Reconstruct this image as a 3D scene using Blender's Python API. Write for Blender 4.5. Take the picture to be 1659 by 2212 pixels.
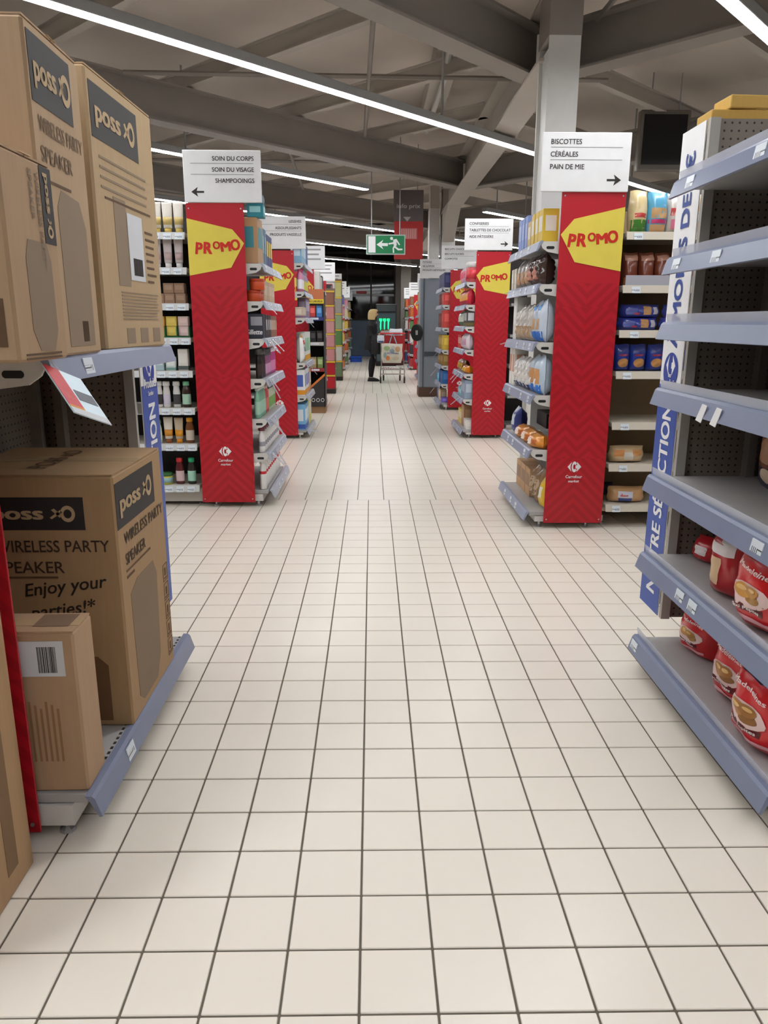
import bpy, math, random
from mathutils import Vector, Matrix
random.seed(7)
for o in list(bpy.data.objects):
    bpy.data.objects.remove(o, do_unlink=True)
S = bpy.context.scene
C = S.collection
PI = math.pi

# ---------------------------------------------------------------- camera
HC = 1.3283
def set_camera():
    yaw, pitch, roll = .0167, .249, .003
    fwd0 = Vector((math.sin(yaw), math.cos(yaw), 0))
    R0 = Vector((math.cos(yaw), -math.sin(yaw), 0))
    fwd = fwd0 * math.cos(pitch) + Vector((0, 0, -math.sin(pitch)))
    D0 = -(Vector((0, 0, math.cos(pitch))) + fwd0 * math.sin(pitch))
    c, s = math.cos(roll), math.sin(roll)
    R = R0 * c - D0 * s
    D = R0 * s + D0 * c
    up = -D
    cam = bpy.data.cameras.new('camera')
    co = bpy.data.objects.new('camera', cam)
    C.objects.link(co)
    m = Matrix((R, up, -fwd)).transposed().to_4x4()
    m.translation = Vector((0, 0, HC))
    co.matrix_world = m
    cam.sensor_fit = 'VERTICAL'
    cam.sensor_height = 24
    cam.sensor_width = 18
    cam.lens = 1606.23 * 24 / 2212
    cam.clip_start = .02
    cam.clip_end = 200
    S.camera = co
set_camera()

# ---------------------------------------------------------------- world, exposure, light level
W = bpy.data.worlds.new('world')
S.world = W
W.use_nodes = True
W.node_tree.nodes['Background'].inputs[0].default_value = (.02, .025, .035, 1)   # night outside
W.node_tree.nodes['Background'].inputs[1].default_value = .3
vs = S.view_settings
vs.view_transform = 'Standard'
vs.look = 'None'
vs.gamma = 1
vs.use_curve_mapping = False
vs.exposure = 0
LAMP = 43.5          # radiance of the strip light diffusers

# ---------------------------------------------------------------- materials
MATS = {}
def lin(c):
    r = []
    for v in c[:3]:
        v = v / 255
        r.append(v / 12.92 if v < .04045 else ((v + .055) / 1.055) ** 2.4)
    return tuple(r)
def nmat(name):
    m = bpy.data.materials.new(name)
    m.use_nodes = True
    nt = m.node_tree
    return m, nt, nt.nodes['Principled BSDF']
def nd(nt, t, **kw):
    n = nt.nodes.new(t)
    for k, v in kw.items():
        setattr(n, k, v)
    return n
def mth(nt, op, a, b=None, c=None):
    n = nt.nodes.new('ShaderNodeMath')
    n.operation = op
    for i, v in enumerate((a, b, c)):
        if v is None:
            continue
        if isinstance(v, (int, float)):
            n.inputs[i].default_value = v
        else:
            nt.links.new(v, n.inputs[i])
    return n.outputs[0]
def mixc(nt, f, a, b):
    n = nt.nodes.new('ShaderNodeMix')
    n.data_type = 'RGBA'
    for i, v in ((0, f), (6, a), (7, b)):
        if isinstance(v, (int, float)):
            n.inputs[i].default_value = v
        elif isinstance(v, tuple):
            n.inputs[i].default_value = (*v, 1)
        else:
            nt.links.new(v, n.inputs[i])
    return n.outputs[2]
def M(col, rough=.5, metal=0, var=.06, scale=14, bump=0, alpha=1, trans=0, coat=0):
    """procedural plain material: colour with a little noise wear"""
    key = (tuple(col), rough, metal, var, scale, bump, alpha, trans, coat)
    if key in MATS:
        return MATS[key]
    m, nt, b = nmat('mat_%d_%d_%d' % tuple(col[:3]))
    c = lin(col)
    tc = nd(nt, 'ShaderNodeTexCoord')
    nz = nd(nt, 'ShaderNodeTexNoise')
    nz.inputs['Scale'].default_value = scale
    nz.inputs['Detail'].default_value = 3
    nt.links.new(tc.outputs['Object'], nz.inputs['Vector'])
    hi = tuple(min(1, v * (1 + var)) for v in c)
    lo = tuple(v * (1 - var) for v in c)
    nt.links.new(mixc(nt, nz.outputs[0], lo, hi), b.inputs['Base Color'])
    b.inputs['Roughness'].default_value = rough
    b.inputs['Metallic'].default_value = metal
    b.inputs['Alpha'].default_value = alpha
    b.inputs['Transmission Weight'].default_value = trans
    b.inputs['Coat Weight'].default_value = coat
    if bump:
        bp = nd(nt, 'ShaderNodeBump')
        bp.inputs['Strength'].default_value = bump
        bp.inputs['Distance'].default_value = .01
        nt.links.new(nz.outputs[0], bp.inputs['Height'])
        nt.links.new(bp.outputs[0], b.inputs['Normal'])
    MATS[key] = m
    return m
def M_emit(col, strength):
    m, nt, b = nmat('glow')
    b.inputs['Base Color'].default_value = (*lin(col), 1)
    b.inputs['Emission Color'].default_value = (*lin(col), 1)
    b.inputs['Emission Strength'].default_value = strength
    return m
def M_red():
    """red printed board: tone-on-tone chevron print on the lower part"""
    m, nt, b = nmat('promo_red')
    tc = nd(nt, 'ShaderNodeTexCoord')
    sp = nd(nt, 'ShaderNodeSeparateXYZ')
    nt.links.new(tc.outputs['Object'], sp.inputs[0])
    x = mth(nt, 'ABSOLUTE', sp.outputs[0])
    z = sp.outputs[2]
    zig = mth(nt, 'ABSOLUTE', mth(nt, 'SUBTRACT', mth(nt, 'MODULO', mth(nt, 'ADD', x, mth(nt, 'MULTIPLY', mth(nt, 'FLOOR', mth(nt, 'MULTIPLY', z, 2.1)), .17)), .5), .25))
    sg = mth(nt, 'SUBTRACT', mth(nt, 'MULTIPLY', mth(nt, 'GREATER_THAN', mth(nt, 'FRACT', mth(nt, 'MULTIPLY', z, 1.05)), .5), 2), 1)
    t = mth(nt, 'FRACT', mth(nt, 'DIVIDE', mth(nt, 'ADD', z, mth(nt, 'MULTIPLY', zig, sg)), .07))
    st = mth(nt, 'MULTIPLY', mth(nt, 'GREATER_THAN', t, .5), mth(nt, 'LESS_THAN', z, 1.57))
    nz = nd(nt, 'ShaderNodeTexNoise')
    nz.inputs['Scale'].default_value = 3
    nt.links.new(tc.outputs['Object'], nz.inputs['Vector'])
    base = mixc(nt, nz.outputs[0], lin((182, 16, 34)), lin((190, 19, 38)))
    nt.links.new(mixc(nt, st, base, lin((168, 13, 30))), b.inputs['Base Color'])
    b.inputs['Roughness'].default_value = .42
    return m
def M_peg(col=(126, 117, 106), pitch=.025):
    """perforated metal back panel: small round holes in a grid"""
    m, nt, b = nmat('pegboard')
    tc = nd(nt, 'ShaderNodeTexCoord')
    sp = nd(nt, 'ShaderNodeSeparateXYZ')
    nt.links.new(tc.outputs['Object'], sp.inputs[0])
    h = mth(nt, 'ADD', sp.outputs[0], sp.outputs[1])
    fx = mth(nt, 'SUBTRACT', mth(nt, 'FRACT', mth(nt, 'DIVIDE', h, pitch)), .5)
    fz = mth(nt, 'SUBTRACT', mth(nt, 'FRACT', mth(nt, 'DIVIDE', sp.outputs[2], pitch)), .5)
    r = mth(nt, 'SQRT', mth(nt, 'ADD', mth(nt, 'MULTIPLY', fx, fx), mth(nt, 'MULTIPLY', fz, fz)))
    hole = mth(nt, 'LESS_THAN', r, .15)
    nz = nd(nt, 'ShaderNodeTexNoise')
    nz.inputs['Scale'].default_value = 6
    nt.links.new(tc.outputs['Object'], nz.inputs['Vector'])
    c = lin(col)
    base = mixc(nt, nz.outputs[0], tuple(v * .92 for v in c), tuple(v * 1.06 for v in c))
    nt.links.new(mixc(nt, hole, base, lin((38, 34, 30))), b.inputs['Base Color'])
    b.inputs['Roughness'].default_value = .5
    return m
def M_tag():
    """price ticket: white card with rows of dark print"""
    m, nt, b = nmat('price_ticket')
    tc = nd(nt, 'ShaderNodeTexCoord')
    sp = nd(nt, 'ShaderNodeSeparateXYZ')
    nt.links.new(tc.outputs['Generated'], sp.inputs[0])
    h = mth(nt, 'MAXIMUM', sp.outputs[0], sp.outputs[1])
    z = sp.outputs[2]
    bars = mth(nt, 'GREATER_THAN', mth(nt, 'FRACT', mth(nt, 'MULTIPLY', h, 7)), .55)
    inr = mth(nt, 'MULTIPLY', mth(nt, 'LESS_THAN', mth(nt, 'ABSOLUTE', mth(nt, 'SUBTRACT', z, .42)), .16), mth(nt, 'LESS_THAN', mth(nt, 'ABSOLUTE', mth(nt, 'SUBTRACT', h, .62)), .26))
    f = mth(nt, 'MULTIPLY', bars, inr)
    nt.links.new(mixc(nt, f, lin((214, 222, 228)), lin((70, 72, 78))), b.inputs['Base Color'])
    b.inputs['Roughness'].default_value = .35
    return m
def M_kraft(col=(172, 144, 110)):
    key = ('kraft', col)
    if key in MATS:
        return MATS[key]
    m, nt, b = nmat('kraft_cardboard')
    tc = nd(nt, 'ShaderNodeTexCoord')
    mp = nd(nt, 'ShaderNodeMapping')
    mp.inputs['Scale'].default_value = (40, 40, 3)
    nt.links.new(tc.outputs['Object'], mp.inputs[0])
    nz = nd(nt, 'ShaderNodeTexNoise')
    nz.inputs['Scale'].default_value = 2.2
    nz.inputs['Detail'].default_value = 5
    nt.links.new(mp.outputs[0], nz.inputs['Vector'])
    c = lin(col)
    nt.links.new(mixc(nt, nz.outputs[0], tuple(v * .9 for v in c), tuple(v * 1.08 for v in c)), b.inputs['Base Color'])
    b.inputs['Roughness'].default_value = .78
    bp = nd(nt, 'ShaderNodeBump')
    bp.inputs['Strength'].default_value = .08
    nt.links.new(nz.outputs[0], bp.inputs['Height'])
    nt.links.new(bp.outputs[0], b.inputs['Normal'])
    MATS[key] = m
    return m
def M_tile():
    m, nt, b = nmat('floor_tile_glaze')
    tc = nd(nt, 'ShaderNodeTexCoord')
    ob = nd(nt, 'ShaderNodeObjectInfo')
    geo = nd(nt, 'ShaderNodeNewGeometry')
    nz = nd(nt, 'ShaderNodeTexNoise')
    nz.inputs['Scale'].default_value = 2.3
    nz.inputs['Detail'].default_value = 4
    nt.links.new(geo.outputs['Position'], nz.inputs['Vector'])
    a = mixc(nt, nz.outputs[0], lin((230, 221, 207)), lin((234, 226, 213)))
    nt.links.new(a, b.inputs['Base Color'])
    n2 = nd(nt, 'ShaderNodeTexNoise')
    n2.inputs['Scale'].default_value = 30
    nt.links.new(geo.outputs['Position'], n2.inputs['Vector'])
    n2.inputs['Detail'].default_value = 1
    b.inputs['Specular IOR Level'].default_value = .36
    r = mth(nt, 'ADD', mth(nt, 'MULTIPLY', n2.outputs[0], .02), .28)
    nt.links.new(r, b.inputs['Roughness'])
    return m
RED = M_red()
PEG = M_peg()
TAG = M_tag()
KRAFT = M_kraft()
GREYW = M((205, 203, 198), .4)
SHELFG = M((172, 170, 168), .45)
RAIL = M((122, 130, 154), .36)
CLEAR = M((214, 218, 230), .2, alpha=.5, var=.02)
LIP = CLEAR
BLACK = M((22, 21, 22), .5)
DARKM = M((40, 37, 35), .6)
WHITE = M((236, 236, 236), .45)
YEL = M((228, 208, 82), .5)
PRED = M((205, 34, 18), .5)
INK = M((44, 40, 38), .6)
STEEL = M((190, 190, 192), .3, .8)

# ---------------------------------------------------------------- mesh builder
class MB:
    def __init__(s):
        s.v = []
        s.f = []
    def add(s, vs_, fs):
        o = len(s.v)
        s.v += [tuple(p) for p in vs_]
        s.f += [tuple(i + o for i in q) for q in fs]
        return s
    def box(s, x0, x1, y0, y1, z0, z1, ch=0):
        if x0 > x1: x0, x1 = x1, x0
        if y0 > y1: y0, y1 = y1, y0
        if z0 > z1: z0, z1 = z1, z0
        if ch <= 0:
            v = [(x, y, z) for x in (x0, x1) for y in (y0, y1) for z in (z0, z1)]
            return s.add(v, [(0, 1, 3, 2), (4, 6, 7, 5), (0, 4, 5, 1), (2, 3, 7, 6), (0, 2, 6, 4), (1, 5, 7, 3)])
        ch = min(ch, (x1 - x0) * .45, (y1 - y0) * .45, (z1 - z0) * .45)
        lo, hi = (x0, y0, z0), (x1, y1, z1)
        v = []
        idx = {}
        for cx in (0, 1):
            for cy in (0, 1):
                for cz in (0, 1):
                    cs = (cx, cy, cz)
                    for ax in range(3):
                        p = []
                        for k in range(3):
                            e = hi[k] if cs[k] else lo[k]
                            if k != ax:
                                e += -ch if cs[k] else ch
                            p.append(e)
                        idx[(cs, ax)] = len(v)
                        v.append(tuple(p))
        f = []
        for ax in range(3):
            a, b = [k for k in range(3) if k != ax]
            for sd in (0, 1):
                def cn(i, j):
                    q = [0, 0, 0]; q[ax] = sd; q[a] = i; q[b] = j
                    return idx[(tuple(q), ax)]
                q = [cn(0, 0), cn(1, 0), cn(1, 1), cn(0, 1)]
                flip = (sd == 0) != (ax == 1)
                f.append(tuple(reversed(q)) if flip else tuple(q))
        for ax in range(3):          # edges run along ax, between faces a and b
            a, b = [k for k in range(3) if k != ax]
            for i in (0, 1):
                for j in (0, 1):
                    def cn(k, face):
                        q = [0, 0, 0]; q[ax] = k; q[a] = i; q[b] = j
                        return idx[(tuple(q), face)]
                    f.append((cn(0, a), cn(1, a), cn(1, b), cn(0, b)))
        for cx in (0, 1):
            for cy in (0, 1):
                for cz in (0, 1):
                    cs = (cx, cy, cz)
                    f.append((idx[(cs, 0)], idx[(cs, 1)], idx[(cs, 2)]))
        return s.add(v, f)
    def prism(s, pts, off):
        """pts: planar 3d polygon; off: extrusion vector"""
        n = len(pts)
        off = Vector(off)
        v = [Vector(p) for p in pts] + [Vector(p) + off for p in pts]
        f = [tuple(range(n))[::-1], tuple(range(n, 2 * n))]
        f += [(i, (i + 1) % n, n + (i + 1) % n, n + i) for i in range(n)]
        return s.add(v, f)
    def tube(s, path, r, seg=6, cap=True):
        path = [Vector(p) for p in path]
        rr = r if isinstance(r, (list, tuple)) else [r] * len(path)
        rings = []
        v = []
        for i, p in enumerate(path):
            d = (path[min(i + 1, len(path) - 1)] - path[max(i - 1, 0)]).normalized()
            a = d.cross(Vector((0, 0, 1)))
            if a.length < 1e-4:
                a = Vector((1, 0, 0))
            a.normalize()
            b = d.cross(a)
            for k in range(seg):
                t = 2 * PI * k / seg
                v.append(p + a * math.cos(t) * rr[i] + b * math.sin(t) * rr[i])
        f = []
        n = len(path)
        for i in range(n - 1):
            for k in range(seg):
                f.append((i * seg + k, i * seg + (k + 1) % seg, (i + 1) * seg + (k + 1) % seg, (i + 1) * seg + k))
        if cap:
            f.append(tuple(range(seg))[::-1])
            f.append(tuple(range((n - 1) * seg, n * seg)))
        return s.add(v, f)
    def lathe(s, prof, c=(0, 0, 0), seg=12, sx=1, sy=1):
        v = []
        for r, z in prof:
            for k in range(seg):
                t = 2 * PI * k / seg
                v.append((c[0] + r * sx * math.cos(t), c[1] + r * sy * math.sin(t), c[2] + z))
        f = []
        n = len(prof)
        for i in range(n - 1):
            for k in range(seg):
                f.append((i * seg + k, i * seg + (k + 1) % seg, (i + 1) * seg + (k + 1) % seg, (i + 1) * seg + k))
        f.append(tuple(range(seg))[::-1])
        f.append(tuple(range((n - 1) * seg, n * seg)))
        return s.add(v, f)
    def grid(s, fn, nu, nv):
        v = [fn(-1 + 2 * i / nu, -1 + 2 * j / nv) for j in range(nv + 1) for i in range(nu + 1)]
        f = [(j * (nu + 1) + i, j * (nu + 1) + i + 1, (j + 1) * (nu + 1) + i + 1, (j + 1) * (nu + 1) + i) for j in range(nv) for i in range(nu)]
        return s.add(v, f)
    def mesh(s, name, mat=None, smooth=False, off=None):
        me = bpy.data.meshes.new(name)
        vv = s.v if off is None else [(a - off[0], b - off[1], c - off[2]) for a, b, c in s.v]
        me.from_pydata([tuple(p) for p in vv], [], s.f)
        if mat:
            me.materials.append(mat)
        if smooth:
            me.polygons.foreach_set('use_smooth', [True] * len(me.polygons))
        me.validate()
        me.update()
        return me
    def build(s, name, mat, parent=None, smooth=False, local=False):
        """links the shapes as ONE mesh object; vertices are world coordinates unless local"""
        off = None
        if parent and not local:
            r = parent
            while r.parent:
                r = r.parent
            off = r.location
        me = s.mesh(name, mat, smooth, off)
        o = bpy.data.objects.new(name, me)
        C.objects.link(o)
        if parent:
            o.parent = parent
        return o
def tag(o, label, cat=None, group=None, kind=None):
    if label: o['label'] = label
    if cat: o['category'] = cat
    if group: o['group'] = group
    if kind: o['kind'] = kind
    return o
def thing(name, label, cat, loc=(0, 0, 0), rz=0, group=None, kind=None):
    o = bpy.data.objects.new(name, None)
    C.objects.link(o)
    o.location = loc
    o.rotation_euler = (0, 0, rz)
    o.empty_display_size = .05
    return tag(o, label, cat, group, kind)
def solo(name, mb, mat, base, label, cat, group=None, kind=None, smooth=False):
    """a thing that is one mesh, origin at base"""
    me = mb.mesh(name, mat, smooth, base)
    o = bpy.data.objects.new(name, me)
    C.objects.link(o)
    o.location = base
    return tag(o, label, cat, group, kind)

# ---------------------------------------------------------------- lettering
TXT = {}
def text2d(s, bold=0, shear=0):
    k = (s, bold, shear)
    if k in TXT:
        return TXT[k]
    cu = bpy.data.curves.new('t', 'FONT')
    cu.body = s
    cu.size = 1
    cu.resolution_u = 3
    cu.shear = shear
    ob = bpy.data.objects.new('t', cu)
    C.objects.link(ob)
    dg = bpy.context.evaluated_depsgraph_get()
    me = bpy.data.meshes.new_from_object(ob.evaluated_get(dg))
    v = [(p.co.x, p.co.y, 0) for p in me.vertices]
    f = [tuple(p.vertices) for p in me.polygons]
    if bold:
        n0, v0, f0 = len(v), list(v), list(f)
        v, f = [], []
        for k2, (dx, dy) in enumerate(((-bold, -bold * .5), (bold, bold * .5), (-bold, bold * .5), (bold, -bold * .5))):
            f += [tuple(i + len(v) for i in q) for q in f0]
            v += [(p[0] + dx, p[1] + dy, k2 * .00018) for p in v0]
    bpy.data.objects.remove(ob, do_unlink=True)
    bpy.data.curves.remove(cu)
    bpy.data.meshes.remove(me)
    TXT[k] = (v, f)
    return TXT[k]
def text_mb(s, o, r, u, h, w=None, align='c', bold=.01, shear=0, lift=.0015):
    """lettering of cap height h at o; r, u: right and up vectors; w: fit to this width"""
    v, f = text2d(s, bold, shear)
    xs = [p[0] for p in v]
    x0, x1 = min(xs), max(xs)
    k = h / .73
    kx = k if w is None else w / (x1 - x0)
    o, r, u = Vector(o), Vector(r), Vector(u)
    n = r.cross(u)
    ax = {'c': (x0 + x1) / 2, 'l': x0, 'r': x1}[align]
    mb = MB()
    mb.add([o + r * ((p[0] - ax) * kx) + u * (p[1] * k) + n * (lift + p[2]) for p in v], f)
    return mb
def flat(pts2, o, r, u, lift=.0012, th=.0008):
    """thin plate with outline pts2 (2d, metres) in the plane r,u at o"""
    o, r, u = Vector(o), Vector(r), Vector(u)
    n = r.cross(u)
    return MB().prism([o + r * a + u * b + n * (lift - th) for a, b in pts2], n * th)
def ring2(a, b, r0, r1, n=20, sy=1):
    return [(a + r0 * math.cos(2 * PI * k / n), b + sy * r0 * math.sin(2 * PI * k / n)) for k in range(n)], [(a + r1 * math.cos(2 * PI * k / n), b + sy * r1 * math.sin(2 * PI * k / n)) for k in range(n)]
def disc2(a, b, r, n=20, sy=1):
    return [(a + r * math.cos(2 * PI * k / n), b + sy * r * math.sin(2 * PI * k / n)) for k in range(n)]
def annulus(a, b, r0, r1, o, r, u, lift=.0016, n=20, sy=1):
    o, r, u = Vector(o), Vector(r), Vector(u)
    nn = r.cross(u)
    A, B = ring2(a, b, r0, r1, n, sy)
    v = [o + r * p + u * q + nn * lift for p, q in A] + [o + r * p + u * q + nn * lift for p, q in B]
    return MB().add(v, [(i, (i + 1) % n, n + (i + 1) % n, n + i) for i in range(n)])
def rect2(x0, x1, y0, y1):
    return [(x0, y0), (x1, y0), (x1, y1), (x0, y1)]
def arrow2(cx, cy, w, right=True):
    p = [(-.5, .07), (.08, .07), (-.02, .36), (.5, 0), (-.02, -.36), (.08, -.07), (-.5, -.07)]
    return [(cx + (a if right else -a) * w, cy + b * w) for a, b in (p if right else p[::-1])]
ORD = ['first', 'second', 'third', 'fourth', 'fifth', 'sixth', 'seventh', 'eighth', 'ninth', 'tenth', 'eleventh', 'twelfth', 'thirteenth', 'fourteenth', 'fifteenth', 'sixteenth']

# ================================================================ THE SETTING
T = .158
def proj(X, Y, Z=0):
    v = S.camera.matrix_world.inverted() @ Vector((X, Y, Z))
    return 829.5 + 1606.23 * v.x / -v.z, 1106 - 1606.23 * v.y / -v.z, -v.z
bpy.context.view_layer.update()
TILE = M_tile()
GROUT = M((98, 90, 78), .85, var=.15)
floor = MB().box(-11, 13, -7, 31.6, -.12, -.0035).build('floor', GROUT)
tag(floor, 'cream square floor tiles with dark joints', kind='structure')
cells = []
for j in range(-17, 21):
    for i in range(-27, 29):
        cells.append(((i + .5 - .1684) * T, (j + .5 + 14.495) * T, T - .0052, T - .0052))
def score(c):
    x, y = c[0], c[1]
    if y < .8: return 0
    px, py, d = proj(x, y)
    if not (-40 < px < 1700 and 700 < py < 2300): return 0
    if y < 2.8 and (x < -.8 or x > 1.12): return 0
    return 1 / d ** 2
cells.sort(key=score, reverse=True)
tme = MB().box(-T / 2 + .0026, T / 2 - .0026, -T / 2 + .0026, T / 2 - .0026, -.011, 0, .0016).mesh('tile', TILE)
for c in cells[:300]:
    o = bpy.data.objects.new('tile', tme)
    C.objects.link(o)
    o.parent = floor
    o.location = (c[0], c[1], 0)
rest = MB()
def cheap(mb, x, y, w, d):
    a, b = w / 2, d / 2
    mb.add([(x - a, y - b, 0), (x + a, y - b, 0), (x + a, y + b, 0), (x - a, y + b, 0), (x - a, y - b, -.01), (x + a, y - b, -.01), (x + a, y + b, -.01), (x - a, y + b, -.01)],
           [(0, 1, 2, 3), (4, 5, 1, 0), (5, 6, 2, 1), (6, 7, 3, 2), (7, 4, 0, 3)])
for c in cells[300:]:
    cheap(rest, *c)
y1 = (21 + 14.495) * T
k = 0
while y1 + k * .25 < 14.4:                     # second field: wider tiles
    for i in range(-22, 24):
        cheap(rest, .092 + .2033 * (i + .5), y1 + .25 * (k + .5), .2033 - .0055, .25 - .003)
    k += 1
y2 = y1 + k * .25
k = 0
while y2 + k * .185 < 31.2:                    # third field, by the far end
    for i in range(-22, 24):
        cheap(rest, .015 + .185 * (i + .5), y2 + .185 * (k + .5), .185 - .0055, .185 - .003)
    k += 1
o = rest.build('tile_field', TILE, floor)
o['kind'] = 'stuff'

# ---- walls
WALLM = M((176, 172, 166), .7)
def structure(name, mb, mat, label):
    return tag(mb.build(name, mat), label, kind='structure')
structure('wall_left', MB().box(-11.2, -11, -7.2, 31.8, 0, 6.3), WALLM, 'plain light grey side wall')
structure('wall_right', MB().box(13, 13.2, -7.2, 31.8, 0, 6.3), WALLM, 'plain light grey side wall')
structure('wall_back', MB().box(-11, 13, -7.2, -7, 0, 4.6), WALLM, 'plain light grey wall behind the camera')
structure('wall_far', MB().box(.95, 13, 31, 31.2, 0, 6.2).box(-11, -1.95, 31, 31.2, 0, 6.2), M((128, 120, 112), .7), 'beige grey end wall beside the dark glazing')
GLASSN = M((6, 9, 10), .05, var=.02)
FRAME = M((150, 152, 152), .4, .3)
win = structure('window_1', MB().box(-1.95, .95, 31.06, 31.12, 1.45, 6.1), GLASSN, 'dark night window wall at the far end')
for z in (1.45, 2.4, 4.0, 6.05):
    MB().box(-1.95, .95, 31, 31.18, z - .03, z + .05).build('transom', FRAME if z == 2.4 else DARKM, win)
for k in range(4):
    x = .92 - k * .947
    MB().box(x - .03, x + .03, 31, 31.18, 1.45, 6.05).build('mullion', DARKM, win)
low = tag(MB().box(-1.95, .95, 31, 31.2, 0, 1.42).build('trim_1', M((106, 122, 142), .6)), 'blue grey panelled lower wall under the far window', kind='structure')
for k in range(3):
    x = .93 - k * .95
    MB().box(x - .93, x - .02, 30.985, 31.0, .04, 1.4, .004).build('panel', M((110, 127, 148), .6), low)

# ---- roof: ceiling deck, beams, purlins, braces
D1 = Vector((.688, .7257, 0))
N1 = Vector((-.7257, .688, 0))
A1 = math.atan2(D1.y, D1.x)
CEILZ = 4.0
YH = 21.8                       # beyond this the roof is higher
DECK = M((204, 193, 182), .8, var=.08, scale=2)
BEAM = M((152, 145, 137), .65, var=.08, scale=3)
BEAM2 = M((192, 184, 174), .65, var=.08, scale=3)
ceiling = structure('ceiling', MB().box(-11, 13, -7, YH, CEILZ, CEILZ + .12).box(-11, 13, YH, 31.2, 6.1, 6.22).box(-11, 13, YH, YH + .1, CEILZ, 6.22), DECK, 'dim grey brown roof deck with steel beams')
def beam(a, b, zb, dep, w, tf=.02, mat=BEAM, name='beam', web=.012):
    a, b = Vector((a[0], a[1], 0)), Vector((b[0], b[1], 0))
    d = (b - a).normalized()
    n = Vector((-d.y, d.x, 0))
    mb = MB()
    def bar(hw, z0, z1):
        q = [a - n * hw, b - n * hw, b + n * hw, a + n * hw]
        mb.prism([(p.x, p.y, z0) for p in q], (0, 0, z1 - z0))
    bar(w / 2, zb, zb + tf)
    bar(web, zb + tf, zb + dep - tf)
    bar(w / 2, zb + dep - tf, zb + dep)
    return mb.build(name, mat, ceiling)
def pt(n, t):
    p = N1 * n + D1 * t
    return (p.x, p.y)
def clip(n, t0, t1):
    """run of a diagonal line kept inside the building"""
    ts = [t0 + (t1 - t0) * k / 400 for k in range(401)]
    ok = [t for t in ts if -10.6 < pt(n, t)[0] < 12.6 and -6.6 < pt(n, t)[1] < 30.6]
    return (min(ok), max(ok)) if ok else None
XC = 1.36                       # the roof folds over the line of columns: beams mirror left and right of it
def mir(p):
    return (2 * XC - p[0], p[1])
for n in (-6.6, -3.2, .24, 3.64, 7.05, 10.45, 13.9, 17.3, 20.7, 24.1):
    for side in (0, 1):
        ts = [q * .05 for q in range(-800, 800)]
        ok = [t for t in ts if (-10.6 if side == 0 else -9.6) < pt(n, t)[0] < XC - .02 and -6.6 < pt(n, t)[1] < YH]
        if len(ok) < 30:
            continue
        a_, b_ = pt(n, min(ok)), pt(n, max(ok))
        if side:
            a_, b_ = mir(a_), mir(b_)
        beam(a_, b_, 3.22, .36, .2)
for k in range(-10, 30, 1):
    t = k * 1.45 + .4
    for side in (0, 1):
        ns = [q * .05 for q in range(-220, 540) if (-10.6 if side == 0 else -9.6) < pt(q * .05, t)[0] < XC - .02 and -6.6 < pt(q * .05, t)[1] < YH]
        if len(ns) < 20:
            continue
        a_, b_ = pt(min(ns), t), pt(max(ns), t)
        if side:
            a_, b_ = mir(a_), mir(b_)
        beam(a_, b_, 3.6, .16, .08, .012, BEAM2, 'purlin', .008)
for k, (n, t) in enumerate([(.24, 3), (3.64, 0), (3.64, 4), (7.05, 1), (7.05, 6), (10.45, 4), (10.45, 9)]):
    for s in (0, 1):
        a = pt(n + .1, t + 3.2 * s)
        b = pt(n + 3.3, t + 3.2 * (1 - s))
        MB().tube([(a[0], a[1], 3.56), (b[0], b[1], 3.56)], .022, 6).build('wind_brace', BEAM, ceiling)
# beam over the columns along the aisle, and one running out to the right
beam((1.36, 6.1), (1.36, YH), 3.2, .42, .26, .02, BEAM2)
# knee haunch at the far column
MB().prism([(1.24, 14.0, 3.22), (1.24, 12.9, 3.22), (1.24, 14.0, 2.7)], (.22, 0, 0)).build('haunch', BEAM2, ceiling)
MB().box(.62, .86, 6.3, 10.6, 3.8, 3.99).build('duct', BEAM2, ceiling)
MB().tube([(.66, 6.6, 3.78), (.74, 8.2, 3.72), (.7, 10.4, 3.7)], .03, 8).build('pipe', GREYW, ceiling)

# ---- columns
WPAINT = M((214, 213, 209), .5)
col = thing('steel_column', 'white painted steel column behind the BISCOTTES sign', 'column', (1.35, 6.0, 0), kind='structure')
MB().box(1.245, 1.467, 5.83, 5.85, 0, 3.28).box(1.245, 1.467, 6.15, 6.17, 0, 3.28).box(1.27, 1.442, 5.85, 6.15, 0, 3.24).build('shaft', WPAINT, col)
MB().box(1.24, 1.47, 5.825, 6.175, 3.28, CEILZ).build('head', BEAM, col)
col = thing('clad_column', 'far column with blue grey cladding, brown plinth and white upper shaft', 'column', (1.12, 14.1, 0), kind='structure')
MB().box(.875, 1.37, 13.92, 14.4, .17, 2.1, .01).build('cladding', M((140, 148, 158), .45), col)
MB().box(.865, 1.38, 13.905, 14.41, 0, .17, .006).build('plinth', M((92, 66, 52), .6), col)
MB().box(.93, .955, 13.91, 13.925, .17, 2.1).build('joint_strip', M((86, 92, 100), .5), col)
MB().box(.96, 1.375, 13.905, 13.925, .74, .82).build('bumper_strip', M((70, 76, 84), .5), col)
MB().box(1.02, 1.2, 13.95, 14.3, 2.1, 3.28, .006).box(1.24, 1.48, 13.95, 14.3, 2.1, 3.28, .006).build('shaft', WPAINT, col)
MB().box(1.03, 1.19, 13.96, 14.29, 3.28, CEILZ).box(1.25, 1.46, 13.96, 14.29, 3.28, CEILZ).build('head', BEAM2, col)
col = thing('square_column', 'dim beige column at the far end of the aisle', 'column', (1.15, 27, 0), kind='structure')
MB().box(1.0, 1.35, 26.8, 27.2, 0, 6.1, .01).build('shaft', M((128, 120, 112), .6), col)

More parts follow.
